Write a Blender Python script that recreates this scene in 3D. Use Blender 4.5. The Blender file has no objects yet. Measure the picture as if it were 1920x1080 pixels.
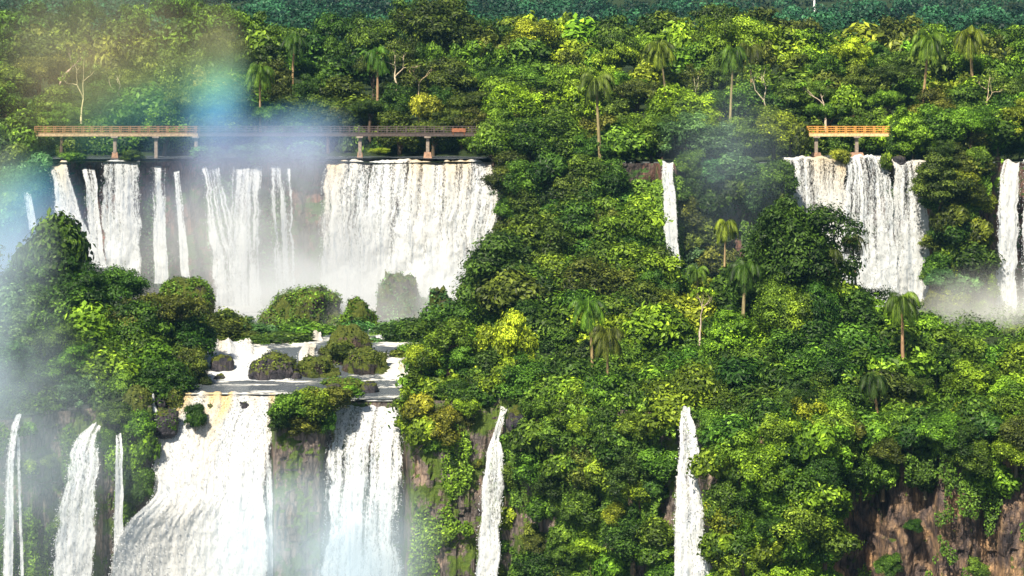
import bpy, math, random
import numpy as np
from mathutils import Vector, Matrix
R = math.radians
S = bpy.context.scene
# ------------------------------------------------------------------ camera
F = 4516.0            # focal length in photo pixels (1920 wide)
HY = 150.0            # photo row of the horizon
cam = bpy.data.cameras.new('camera'); camo = bpy.data.objects.new('camera', cam)
S.collection.objects.link(camo); S.camera = camo
cam.sensor_width = 36.0; cam.lens = 36.0*F/1920.0
cam.shift_y = -(540.0-HY)/1920.0
camo.location = (0, 0, 0); camo.rotation_euler = (R(90), 0, 0)
cam.clip_start = 1.0; cam.clip_end = 30000
# ------------------------------------------------------------------ light
SUN_AZ, SUN_EL = R(25), R(48)     # azimuth to the left of straight behind the camera
w = bpy.data.worlds.new('World'); S.world = w; w.use_nodes = True
nt = w.node_tree; bg = nt.nodes['Background']
sky = nt.nodes.new('ShaderNodeTexSky'); sky.sky_type = 'NISHITA'; sky.sun_disc = False
sdir = Vector((-math.sin(SUN_AZ)*math.cos(SUN_EL), -math.cos(SUN_AZ)*math.cos(SUN_EL), math.sin(SUN_EL)))
sky.sun_elevation = SUN_EL; sky.sun_rotation = math.atan2(sdir.x, sdir.y) % (2*math.pi)
nt.links.new(sky.outputs[0], bg.inputs[0]); bg.inputs[1].default_value = 0.05
sl = bpy.data.lights.new('sun', 'SUN'); sl.energy = 5.0; sl.angle = R(0.5); sl.color = (1.0, 0.91, 0.74)
so = bpy.data.objects.new('sun', sl); S.collection.objects.link(so)
so.rotation_euler = (-sdir).to_track_quat('-Z', 'Y').to_euler(); so.location = (-150, -150, 200)
S.view_settings.view_transform = 'Standard'; S.view_settings.look = 'None'
S.view_settings.exposure = 0.85; S.view_settings.gamma = 1.0
S.cycles.max_bounces = 6; S.cycles.diffuse_bounces = 3; S.cycles.glossy_bounces = 2
S.cycles.transmission_bounces = 3; S.cycles.transparent_max_bounces = 48; S.cycles.volume_bounces = 3
S.cycles.volume_step_rate = 1.0; S.cycles.volume_max_steps = 64
S.cycles.use_denoising = True
# ------------------------------------------------------------------ helpers
rng = np.random.default_rng(7); random.seed(7)
MAT = {}
ORDER = []            # (object, px, py, base label) waiting for its final label

def P(px, py, D): return np.array([(px-960.0)*D/F, D, -(py-HY)*D/F])
def zof(py, D): return -(py-HY)*D/F
def pyof(z, D): return HY - z*F/D

def h3(ix, iy, iz, seed):
    n = (ix*374761393 + iy*668265263 + iz*2147483647 + seed*1274126177) & 0xffffffff
    n = ((n ^ (n >> 13))*1274126177) & 0xffffffff
    n = ((n ^ (n >> 16))*2246822519) & 0xffffffff
    return ((n ^ (n >> 15)) & 0xffffff)/float(0xffffff)

def vn(x, y, z, seed=0):
    x, y, z = np.broadcast_arrays(np.asarray(x, float), np.asarray(y, float), np.asarray(z, float))
    fx, fy, fz = np.floor(x), np.floor(y), np.floor(z)
    ix, iy, iz = fx.astype(np.int64), fy.astype(np.int64), fz.astype(np.int64)
    tx, ty, tz = x-fx, y-fy, z-fz
    tx, ty, tz = [t*t*(3-2*t) for t in (tx, ty, tz)]
    def c(a, b, d): return h3(ix+a, iy+b, iz+d, seed)
    a = c(0,0,0)*(1-tx)+c(1,0,0)*tx; b = c(0,1,0)*(1-tx)+c(1,1,0)*tx
    e = c(0,0,1)*(1-tx)+c(1,0,1)*tx; f = c(0,1,1)*(1-tx)+c(1,1,1)*tx
    return ((a*(1-ty)+b*ty)*(1-tz)+(e*(1-ty)+f*ty)*tz)*2-1

def fbm(x, y, z, seed=0, o=4, g=0.5):
    s = 0; a = 1; t = 0; f = 1
    for k in range(o):
        s = s+a*vn(np.asarray(x)*f+k*17.3, np.asarray(y)*f, np.asarray(z)*f, seed+k); t += a; a *= g; f *= 2.03
    return s/t

def ip(x, pts): return np.interp(x, [p[0] for p in pts], [p[1] for p in pts])
def sstep(a, b, x): t = np.clip((x-a)/(b-a), 0, 1); return t*t*(3-2*t)

def mesh(name, V, Q, mat=None, attrs=None, smooth=False, fattrs=None):
    V = np.asarray(V, dtype=np.float32).reshape(-1, 3); Q = np.asarray(Q, dtype=np.int32)
    me = bpy.data.meshes.new(name)
    me.vertices.add(len(V)); me.vertices.foreach_set('co', V.ravel())
    k = Q.shape[1]
    me.loops.add(Q.size); me.loops.foreach_set('vertex_index', Q.ravel())
    me.polygons.add(len(Q)); me.polygons.foreach_set('loop_start', np.arange(0, Q.size, k, dtype=np.int32))
    try: me.polygons.foreach_set('loop_total', np.full(len(Q), k, dtype=np.int32))
    except Exception: pass
    me.update(calc_edges=True)
    for n, a in (attrs or {}).items():
        at = me.attributes.new(n, 'FLOAT', 'POINT'); at.data.foreach_set('value', np.asarray(a, dtype=np.float32).ravel())
    for n, a in (fattrs or {}).items():
        at = me.attributes.new(n, 'FLOAT', 'FACE'); at.data.foreach_set('value', np.asarray(a, dtype=np.float32).ravel())
    me.polygons.foreach_set('use_smooth', np.full(len(Q), bool(smooth)))
    if mat: me.materials.append(MAT[mat])
    return me

def obj(name, me, parent=None):
    o = bpy.data.objects.new(name, me); S.collection.objects.link(o)
    if parent is not None: o.parent = parent
    return o

def tag(o, label=None, cat=None, group=None, kind=None):
    if label: o['label'] = label
    if cat: o['category'] = cat
    if group: o['group'] = group
    if kind: o['kind'] = kind
    return o

def empty(name, loc=(0,0,0), rz=0):
    o = bpy.data.objects.new(name, None); S.collection.objects.link(o)
    o.location = loc; o.rotation_euler = (0, 0, rz); o.empty_display_size = .5
    return o

def gridq(nr, nc):
    i = np.arange(nr-1)[:, None]*nc+np.arange(nc-1)[None, :]
    return np.stack([i, i+1, i+nc+1, i+nc], -1).reshape(-1, 4)

class MB:
    """collects boxes, tubes and blades into one mesh"""
    def __init__(s): s.V = []; s.Q = []; s.n = 0; s.T = []
    def add(s, V, Q, t=0.5):
        V = np.asarray(V, float); Q = np.asarray(Q)
        s.V.append(V); s.Q.append(Q+s.n); s.n += len(V); s.T.append(np.full(len(V), t))
    def box(s, c, size, rz=0, taper=1.0):
        x, y, z = [k/2 for k in size]
        V = np.array([[-x,-y,-z],[x,-y,-z],[x,y,-z],[-x,y,-z],[-x*taper,-y*taper,z],[x*taper,-y*taper,z],[x*taper,y*taper,z],[-x*taper,y*taper,z]])
        ca, sa = math.cos(rz), math.sin(rz)
        V = np.c_[V[:,0]*ca-V[:,1]*sa, V[:,0]*sa+V[:,1]*ca, V[:,2]]+np.asarray(c)
        s.add(V, [[3,2,1,0],[4,5,6,7],[0,1,5,4],[1,2,6,5],[2,3,7,6],[3,0,4,7]])
    def tube(s, pts, rad, n=8):
        pts = np.asarray(pts, float); m = len(pts); rad = np.broadcast_to(rad, (m,))
        V = []
        for i in range(m):
            d = pts[min(i+1, m-1)]-pts[max(i-1, 0)]; d /= np.linalg.norm(d)+1e-9
            a = np.cross(d, [0.31, 0.95, 0.1]); a /= np.linalg.norm(a)+1e-9; b = np.cross(d, a)
            t = np.arange(n)*2*math.pi/n
            V.append(pts[i]+rad[i]*(np.cos(t)[:,None]*a+np.sin(t)[:,None]*b))
        V = np.concatenate(V); Q = []
        for i in range(m-1):
            for j in range(n):
                k = (j+1) % n; Q.append([i*n+j, i*n+k, (i+1)*n+k, (i+1)*n+j])
        for j in range(1, n-1, 2): Q.append([ (m-1)*n, (m-1)*n+j, (m-1)*n+j+1, (m-1)*n+(j+2) % n])
        s.add(V, Q)
    def mesh(s, name, mat, smooth=False):
        return mesh(name, np.concatenate(s.V), np.concatenate(s.Q), mat, smooth=smooth, attrs={'tone': np.concatenate(s.T)})

# ------------------------------------------------------------------ materials
def newmat(name):
    m = bpy.data.materials.new(name); m.use_nodes = True; n = m.node_tree; n.nodes.clear(); MAT[name] = m
    out = n.nodes.new('ShaderNodeOutputMaterial'); return m, n, out
def N(n, t, **kw):
    x = n.nodes.new(t)
    for k, v in kw.items():
        if k.startswith('i_'):
            x.inputs[int(k[2:])].default_value = v
        else: setattr(x, k, v)
    return x
def ramp(n, fac, stops, interp='LINEAR'):
    r = n.nodes.new('ShaderNodeValToRGB'); r.color_ramp.interpolation = interp
    e = r.color_ramp.elements
    while len(e) < len(stops): e.new(0.5)
    for k, (p, c) in enumerate(stops):
        e[k].position = p; e[k].color = (c, c, c, 1) if isinstance(c, (int, float)) else (*c, 1)
    n.links.new(fac, r.inputs[0]); return r
def math_(n, op, a, b=None, c=None):
    x = n.nodes.new('ShaderNodeMath'); x.operation = op
    for i, v in enumerate((a, b, c)):
        if v is None: continue
        if isinstance(v, (int, float)): x.inputs[i].default_value = v
        else: n.links.new(v, x.inputs[i])
    return x.outputs[0]
def mixc(n, fac, a, b, bt='MIX'):
    x = n.nodes.new('ShaderNodeMix'); x.data_type = 'RGBA'; x.blend_type = bt
    for i, v in ((0, fac), (6, a), (7, b)):
        if isinstance(v, (int, float)): x.inputs[i].default_value = v
        elif isinstance(v, tuple): x.inputs[i].default_value = (*v, 1)
        else: n.links.new(v, x.inputs[i])
    return x.outputs[2]
def noise(n, vec, scale, detail=4, rough=.55, dim='3D'):
    x = n.nodes.new('ShaderNodeTexNoise'); x.inputs['Scale'].default_value = scale
    x.inputs['Detail'].default_value = detail; x.inputs['Roughness'].default_value = rough
    if vec is not None: n.links.new(vec, x.inputs['Vector'])
    return x.outputs[0]
def attr(n, name):
    a = n.nodes.new('ShaderNodeAttribute'); a.attribute_name = name; return a.outputs['Fac']
def scalev(n, vec, s):
    m = n.nodes.new('ShaderNodeMapping'); m.inputs['Scale'].default_value = s; n.links.new(vec, m.inputs[0]); return m.outputs[0]

def leafmat(name, fixed=None, transl=0.15):
    m, n, out = newmat(name)
    if fixed == 'vcol':
        va = N(n, 'ShaderNodeVertexColor'); va.layer_name = 'leafcol'; base = va.outputs['Color']
    elif fixed is None:
        oi = N(n, 'ShaderNodeObjectInfo'); base = oi.outputs['Color']
    else:
        rgb = N(n, 'ShaderNodeRGB'); rgb.outputs[0].default_value = (*fixed, 1); base = rgb.outputs[0]
    tone = attr(n, 'tone')
    k = N(n, 'ShaderNodeHueSaturation')
    n.links.new(base, k.inputs['Color'])
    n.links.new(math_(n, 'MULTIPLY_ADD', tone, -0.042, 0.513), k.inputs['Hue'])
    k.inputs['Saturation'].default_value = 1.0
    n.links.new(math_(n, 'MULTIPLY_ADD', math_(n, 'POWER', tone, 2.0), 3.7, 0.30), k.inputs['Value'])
    d = N(n, 'ShaderNodeBsdfPrincipled'); d.inputs['Roughness'].default_value = .5; d.inputs['Specular IOR Level'].default_value = .22
    t = N(n, 'ShaderNodeBsdfTranslucent')
    n.links.new(k.outputs[0], d.inputs['Base Color'])
    n.links.new(mixc(n, 1.0, k.outputs[0], (1.5, 1.35, .5), 'MULTIPLY'), t.inputs[0])
    mx = N(n, 'ShaderNodeMixShader'); mx.inputs[0].default_value = transl
    n.links.new(d.outputs[0], mx.inputs[1]); n.links.new(t.outputs[0], mx.inputs[2]); n.links.new(mx.outputs[0], out.inputs[0])
leafmat('leaf'); leafmat('ivy'); leafmat('mass_leaf', 'vcol')
leafmat('hazed_hill_leaf', (.017, .060, .030))  # distance haze is painted into this leaf colour as a blue-green tint

m, n, out = newmat('bark')
tc = N(n, 'ShaderNodeTexCoord'); oi = N(n, 'ShaderNodeObjectInfo')
v = noise(n, scalev(n, tc.outputs['Object'], (3, 3, .5)), 2.0, 4)
c = mixc(n, 1.0, oi.outputs['Color'], ramp(n, v, [(.3, (.45,.42,.4)), (.7, (1.25,1.2,1.1))]).outputs[0], 'MULTIPLY')
d = N(n, 'ShaderNodeBsdfPrincipled'); d.inputs['Roughness'].default_value = .85
n.links.new(c, d.inputs['Base Color'])
b = N(n, 'ShaderNodeBump'); b.inputs['Strength'].default_value = .5; b.inputs['Distance'].default_value = .06
n.links.new(v, b.inputs['Height']); n.links.new(b.outputs[0], d.inputs['Normal']); n.links.new(d.outputs[0], out.inputs[0])

def rockmat(name, cols, moss, mossc=((.035,.06,.008), (.09,.13,.012)), vert=.35, wet=.6, mscale=.35):
    m, n, out = newmat(name)
    g = N(n, 'ShaderNodeNewGeometry'); pos = g.outputs['Position']
    sx = N(n, 'ShaderNodeSeparateXYZ'); n.links.new(g.outputs['Normal'], sx.inputs[0])
    v1 = noise(n, scalev(n, pos, (1, 1, vert)), .55, 6, .62)
    c = ramp(n, v1, [(.30, cols[0]), (.45, cols[1]), (.56, cols[2]), (.72, cols[3])]).outputs[0]
    v2 = noise(n, scalev(n, pos, (1, 1, .25)), 3.2, 5, .65)
    c = mixc(n, 1.0, c, ramp(n, v2, [(.3, (.4,.4,.43)), (.62, (1.2,1.18,1.15))]).outputs[0], 'MULTIPLY')
    vo = n.nodes.new('ShaderNodeTexVoronoi'); vo.feature = 'DISTANCE_TO_EDGE'; vo.inputs['Scale'].default_value = .8
    n.links.new(scalev(n, pos, (1.5, 1.5, .5)), vo.inputs['Vector'])
    crack = ramp(n, vo.outputs['Distance'], [(0, (.25,.25,.28)), (.09, (1,1,1))]).outputs[0]
    c = mixc(n, .8, c, crack, 'MULTIPLY')
    mv = noise(n, pos, mscale, 6, .66)
    mf = ramp(n, math_(n, 'ADD', mv, math_(n, 'MULTIPLY', sx.outputs[2], .22)), [(moss, 0.0), (moss+.05, 1.0)]).outputs[0]
    mc = ramp(n, noise(n, pos, 2.5, 4, .7), [(.35, mossc[0]), (.65, mossc[1])]).outputs[0]
    c = mixc(n, mf, c, mc)
    d = N(n, 'ShaderNodeBsdfPrincipled'); n.links.new(c, d.inputs['Base Color'])
    d.inputs['Roughness'].default_value = wet; d.inputs['Specular IOR Level'].default_value = .3
    b = N(n, 'ShaderNodeBump'); b.inputs['Strength'].default_value = 1.0; b.inputs['Distance'].default_value = .5
    n.links.new(math_(n, 'ADD', math_(n, 'MULTIPLY', v2, .8), math_(n, 'MULTIPLY', noise(n, pos, 7, 4), .35)), b.inputs['Height'])
    n.links.new(b.outputs[0], d.inputs['Normal']); n.links.new(d.outputs[0], out.inputs[0])
rockmat('cliff_rock', [(.07,.06,.062), (.16,.135,.125), (.27,.21,.18), (.40,.28,.20)], .50, ((.05,.09,.012), (.11,.16,.02)))
rockmat('cliff_rock_warm', [(.03,.025,.03), (.13,.095,.085), (.30,.20,.13), (.62,.38,.19)], .64, vert=.8)
rockmat('upper_rock', [(.05,.05,.045), (.12,.095,.09), (.20,.11,.085), (.28,.12,.085)], .52, ((.03,.07,.015), (.06,.13,.02)))
rockmat('boulder_rock', [(.02,.02,.028), (.04,.038,.05), (.07,.06,.07), (.10,.085,.08)], .63, ((.05,.06,.008), (.12,.14,.012)), 1.0, .45, .5)
rockmat('mossy_rock', [(.02,.018,.02), (.045,.038,.038), (.075,.055,.045), (.12,.08,.06)], .47, ((.04,.06,.008), (.11,.13,.014)), 1.0, .8, .5)
rockmat('soil', [(.012,.014,.008), (.02,.026,.01), (.03,.036,.012), (.05,.045,.02)], .45, ((.015,.03,.006), (.035,.06,.01)), 1.0, .9)

# falling water: white foam, thinner where 'thick' is low; tea-coloured where 'ochre' is high
m, n, out = newmat('falling_water')
th, oc = attr(n, 'thick'), attr(n, 'ochre')
g = N(n, 'ShaderNodeNewGeometry')
c = mixc(n, oc, (.72, .74, .76), (.70, .50, .21))
st = noise(n, scalev(n, g.outputs['Position'], (1.5, 1.5, .10)), 1.5, 5, .7)
c = mixc(n, 1.0, c, ramp(n, st, [(.36, (.66,.70,.76)), (.50, (1,1,1))]).outputs[0], 'MULTIPLY')
sp = noise(n, scalev(n, g.outputs['Position'], (2.2, 2.2, .8)), 2.6, 5, .78)
c = mixc(n, 1.0, c, ramp(n, sp, [(.36, (.78,.81,.86)), (.50, (1,1,1))]).outputs[0], 'MULTIPLY')
d = N(n, 'ShaderNodeBsdfDiffuse'); n.links.new(c, d.inputs[0])
tl = N(n, 'ShaderNodeBsdfTranslucent'); n.links.new(c, tl.inputs[0])
mx = N(n, 'ShaderNodeMixShader'); mx.inputs[0].default_value = .22
b = N(n, 'ShaderNodeBump'); b.inputs['Strength'].default_value = .32; b.inputs['Distance'].default_value = .12
n.links.new(sp, b.inputs['Height']); n.links.new(b.outputs[0], d.inputs['Normal'])
n.links.new(d.outputs[0], mx.inputs[1]); n.links.new(tl.outputs[0], mx.inputs[2])
tr = N(n, 'ShaderNodeBsdfTransparent'); m2 = N(n, 'ShaderNodeMixShader')
al = ramp(n, math_(n, 'ADD', th, math_(n, 'MULTIPLY', math_(n, 'SUBTRACT', sp, .5), 2.3)), [(.18, 0.0), (.72, 1.0)]).outputs[0]
n.links.new(al, m2.inputs[0]); n.links.new(tr.outputs[0], m2.inputs[1]); n.links.new(mx.outputs[0], m2.inputs[2])
n.links.new(m2.outputs[0], out.inputs[0])

# river surface: slate water with white foam where 'foam' is high
m, n, out = newmat('river_water')
g = N(n, 'ShaderNodeNewGeometry'); fo = attr(n, 'foam')
nn = noise(n, scalev(n, g.outputs['Position'], (.6, 1.6, 1)), 1.5, 6, .74)
ff = ramp(n, math_(n, 'ADD', fo, math_(n, 'MULTIPLY', math_(n, 'SUBTRACT', nn, .5), 1.3)), [(.42, 0.0), (.58, 1.0)]).outputs[0]
c = mixc(n, ff, (.09, .105, .125), (.74, .73, .69))
d = N(n, 'ShaderNodeBsdfPrincipled'); n.links.new(c, d.inputs['Base Color'])
n.links.new(math_(n, 'MULTIPLY_ADD', ff, .55, .22), d.inputs['Roughness'])
b = N(n, 'ShaderNodeBump'); b.inputs['Strength'].default_value = .7; b.inputs['Distance'].default_value = .3
n.links.new(nn, b.inputs['Height']); n.links.new(b.outputs[0], d.inputs['Normal']); n.links.new(d.outputs[0], out.inputs[0])

def plain(name, col, rough=.7, var=.35, sc=3.0):
    m, n, out = newmat(name)
    g = N(n, 'ShaderNodeNewGeometry'); v = noise(n, g.outputs['Position'], sc, 4, .6)
    lo = tuple(k*(1-var) for k in col); hi = tuple(min(1, k*(1+var)) for k in col)
    d = N(n, 'ShaderNodeBsdfPrincipled'); d.inputs['Roughness'].default_value = rough
    n.links.new(ramp(n, v, [(.35, lo), (.65, hi)]).outputs[0], d.inputs['Base Color']); n.links.new(d.outputs[0], out.inputs[0])
plain('orange_wood', (.27, .14, .06)); plain('pale_beam', (.38, .27, .16)); plain('dark_brown', (.075, .055, .05))
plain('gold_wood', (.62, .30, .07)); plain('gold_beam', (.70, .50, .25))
plain('concrete', (.26, .21, .17)); plain('red_panel', (.30, .11, .05)); plain('white_mast', (.75, .75, .75))
plain('red_concrete', (.33, .19, .12))
# ------------------------------------------------------------------ plants: meshes made once, shared by copies
def leaves(c, nrm, size, jit, tone, aspect=.5):
    """diamond leaves at c, lying roughly across nrm"""
    k = len(c); nrm = nrm+rng.normal(0, jit, (k, 3)); nrm /= np.linalg.norm(nrm, axis=1, keepdims=True)+1e-9
    a = rng.normal(0, 1, (k, 3)); a[:, 2] -= .25
    a -= nrm*np.sum(a*nrm, 1, keepdims=True); a /= np.linalg.norm(a, axis=1, keepdims=True)+1e-9
    b = np.cross(nrm, a); s = (size*rng.uniform(.65, 1.35, k))[:, None]
    V = np.stack([c-a*s, c+b*s*aspect+nrm*s*.12, c+a*s, c-b*s*aspect+nrm*s*.12], 1).reshape(-1, 3)
    Q = np.arange(4*k).reshape(-1, 4)
    return V, Q, np.repeat(np.clip(tone, 0, 1), 4)

def clumpy(n_cl, per, rx, rz, zc, cr, squash, leaf, seed, jit=.33, zmin=-.45, core=True, aspect=.5):
    r = np.random.default_rng(seed); Vs, Qs, Ts = [], [], []; n0 = 0; cen = []
    i = 0
    while len(cen) < n_cl:
        d = r.normal(0, 1, 3); d /= np.linalg.norm(d)
        if d[2] < zmin: continue
        rad = r.uniform(.45, 1.12)*(1+.25*math.sin(3*math.atan2(d[1], d[0])+seed))*(1-.18*max(0, d[2]))
        cen.append(np.array([d[0]*rx*rad, d[1]*rx*rad, zc+d[2]*rz*rad])); i += 1
    for q in cen:
        rr = cr*r.uniform(.65, 1.35); k = int(per*rr*rr/cr/cr)
        d = r.normal(0, 1, (k, 3)); d[:, 2] = np.abs(d[:, 2])*np.where(r.random(k) < .8, 1, -1); d /= np.linalg.norm(d, axis=1, keepdims=True)
        ds = d*np.array([1, 1, squash]); c = q+ds*rr*np.where(r.random((k, 1)) < .85, r.uniform(.6, 1.05, (k, 1)), r.uniform(1, 1.4, (k, 1)))*(1+.28*vn(d[:, 0]*2.5+q[0], d[:, 1]*2.5, d[:, 2]*2.5, seed))[:, None]
        lump = r.uniform(-.24, .24)
        V, Q, T = leaves(c, d+np.array([0, 0, .15]), leaf, jit, .42+lump+r.normal(0, .15, k), aspect)
        Vs.append(V); Qs.append(Q+n0); Ts.append(T); n0 += len(V)
    if core:
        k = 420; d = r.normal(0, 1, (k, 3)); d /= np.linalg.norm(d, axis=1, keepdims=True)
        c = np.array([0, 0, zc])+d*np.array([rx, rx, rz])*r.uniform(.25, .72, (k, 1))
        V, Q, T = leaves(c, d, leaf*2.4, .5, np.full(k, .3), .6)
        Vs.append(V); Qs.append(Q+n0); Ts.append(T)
    return np.concatenate(Vs), np.concatenate(Qs), np.concatenate(Ts), cen

def trunkmesh(name, h, r0, cen, zc, seed, lean=.3, nl=6, below=5):
    r = np.random.default_rng(seed); b = MB()
    top = np.array([r.uniform(-lean, lean), r.uniform(-lean, lean), h])
    mid = top*.5+np.array([r.uniform(-lean, lean)*.6, r.uniform(-lean, lean)*.6, 0])
    fork = top*.8
    b.tube([[0, 0, -below], [0, 0, 0], mid*.6, mid, fork, top], [r0*1.5, r0*1.25, r0, r0*.85, r0*.6, r0*.3])
    for q in list(cen)[:nl]:
        s = mid*.6+(fork-mid*.6)*r.uniform(.2, 1); e = np.asarray(q); m_ = (s+e)/2+np.array([0, 0, .12*np.linalg.norm(e-s)])
        b.tube([s, m_, e], [r0*.5, r0*.3, r0*.1], 6)
    return b.mesh(name, 'bark', True)

KIND = {}; RAW = {}; MASS = []
def make_kind(key, H, W, **k):
    seed = k.pop('seed'); bark = k.pop('bark', .0)
    V, Q, T, cen = clumpy(seed=seed, **k)
    zt, zb = V[:, 2].max(), V[:, 2].min(); sc = H/zt
    V[:, 2] *= sc; cen = [np.array([c[0], c[1], c[2]*sc]) for c in cen]
    wx = np.percentile(np.abs(V[:, 0]), 99)*2; V[:, :2] *= W/wx; cen = [np.array([c[0]*W/wx, c[1]*W/wx, c[2]]) for c in cen]
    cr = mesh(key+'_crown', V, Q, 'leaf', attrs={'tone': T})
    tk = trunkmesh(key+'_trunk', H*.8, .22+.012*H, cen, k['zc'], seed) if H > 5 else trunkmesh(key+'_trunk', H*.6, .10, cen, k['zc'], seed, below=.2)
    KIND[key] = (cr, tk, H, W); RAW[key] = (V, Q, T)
# broadleaf kinds, real size in metres
make_kind('round1', 11, 7.6, seed=1, n_cl=44, per=480, rx=3.0, rz=2.9, zc=7.2, cr=1.05, squash=0.95, leaf=0.17)
make_kind('round2', 11, 7.6, seed=2, n_cl=52, per=308, rx=3.0, rz=3.2, zc=6.8, cr=0.8, squash=0.85, leaf=.148)
make_kind('round3', 11, 8.0, seed=3, n_cl=36, per=300, rx=3.0, rz=2.6, zc=7.4, cr=1.5, squash=0.92, leaf=0.36)
make_kind('tall1', 14, 7.2, seed=4, n_cl=56, per=323, rx=2.4, rz=4.6, zc=8.6, cr=1.25, squash=0.95, leaf=.164)
make_kind('tall2', 14, 7.2, seed=5, n_cl=46, per=620, rx=2.7, rz=4.3, zc=8.8, cr=1.15, squash=0.73, leaf=0.155)
make_kind('flat1', 12, 9.5, seed=6, n_cl=44, per=382, rx=4.0, rz=1.9, zc=9.2, cr=1.15, squash=0.61, leaf=.148, jit=.35, zmin=-.3)
make_kind('flat2', 12, 9.5, seed=7, n_cl=38, per=441, rx=4.0, rz=2.3, zc=8.8, cr=1.25, squash=0.61, leaf=.140, jit=.35, zmin=-.5)
make_kind('loose1', 11, 7.5, seed=8, n_cl=40, per=206, rx=3.2, rz=3.4, zc=6.8, cr=.95, squash=0.85, leaf=.179, core=False)
make_kind('spray1', 12, 7.4, seed=61, n_cl=95, per=120, rx=3.1, rz=3.8, zc=7.2, cr=.62, squash=.95, leaf=.20, jit=.5)
make_kind('spray2', 13, 8.4, seed=62, n_cl=26, per=520, rx=3.0, rz=4.2, zc=8.0, cr=1.7, squash=.7, leaf=.25, jit=.4)
make_kind('big1', 17, 10.0, seed=9, n_cl=70, per=353, rx=4.2, rz=5.0, zc=10.5, cr=1.2, squash=0.95, leaf=.187)
make_kind('bush1', 3.6, 5.0, seed=10, n_cl=26, per=323, rx=2.0, rz=1.5, zc=1.7, cr=.75, squash=0.95, leaf=.140, zmin=-.9)
make_kind('bush2', 3.6, 5.0, seed=11, n_cl=20, per=260, rx=1.9, rz=1.5, zc=1.7, cr=.9, squash=0.85, leaf=0.32, zmin=-.9)
make_kind('bush3', 3.6, 5.0, seed=12, n_cl=34, per=420, rx=2.0, rz=1.6, zc=1.7, cr=.65, squash=0.95, leaf=0.13, zmin=-.9)

def palm_meshes(key, seed, nf=24, L=3.6, droop=1.75, H=9):
    r = np.random.default_rng(seed); V = []; T = []
    for f in range(nf):
        az = f*2.399+r.uniform(-.2, .2); el = r.uniform(.0, 1.25) if f > 4 else r.uniform(1.0, 1.4)
        l = L*r.uniform(.8, 1.1); p = np.array([0., 0., 0.]); d = np.array([math.cos(az)*math.cos(el), math.sin(az)*math.cos(el), math.sin(el)])
        pts = [p.copy()]; st = 18
        for i in range(st):
            d = d+np.array([0, 0, -.085*droop*(1+1.1*i/st)]); d /= np.linalg.norm(d); p = p+d*l/st; pts.append(p.copy())
        side = np.array([-math.sin(az), math.cos(az), 0]); tf = .45+r.normal(0, .15)
        for i in range(2, st+1):
            q = pts[i]; dd = pts[i]-pts[i-1]; dd /= np.linalg.norm(dd)
            ll = .95*math.sin(math.pi*min(1, (i+1.5)/(st+3)))**.6*L/3.6
            for sgn in (-1, 1):
                for sub in (0, .33, .66):
                    qq = q-dd*l/st*sub
                    e = side*sgn*.75+dd*.45+np.array([0, 0, -.55-.35*r.random()]); e /= np.linalg.norm(e)
                    wv = dd*.045; ll_ = ll*r.uniform(.75, 1.2)
                    m_ = qq+e*ll_*.55; t = qq+e*ll_+np.array([0, 0, -.30*ll_])
                    V.append([qq-wv*.4, m_-wv, t, m_+wv]); T.append(np.clip(tf+r.normal(0, .12), 0, 1))
        b = .035
        for i in range(0, st, 3):
            a1, a2 = pts[i], pts[min(i+3, st)]; u = np.array([0, 0, b])
            V.append([a1-side*b, a2-side*b*.6, a2+side*b*.6+u*.3, a1+side*b+u*.3]); T.append(.7)
    V = np.array(V).reshape(-1, 3); Q = np.arange(len(V)).reshape(-1, 4)
    fr = mesh(key+'_fronds', V, Q, 'leaf', attrs={'tone': np.repeat(T, 4)})
    b = MB(); lx, ly = r.uniform(-.4, .4, 2)
    b.tube([[lx, ly, -H-5], [lx, ly, -H], [lx*.4, ly*.6, -H*.5], [0, 0, -.6], [0, 0, .15]], [.24, .22, .17, .15, .20], 8)
    for f in range(9):     # old leaf bases hanging under the crown
        a = f*2.4; b.tube([[.1*math.cos(a), .1*math.sin(a), -.1], [.35*math.cos(a), .35*math.sin(a), -.55], [.30*math.cos(a), .30*math.sin(a), -1.25]], [.06, .05, .02], 5)
    KIND[key] = (fr, b.mesh(key+'_trunk', 'bark', True), H, 2*L)
palm_meshes('palm1', 21); palm_meshes('palm2', 22, 24, 3.9, 2.1); palm_meshes('palm3', 23, 28, 4.2, 1.6)

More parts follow.
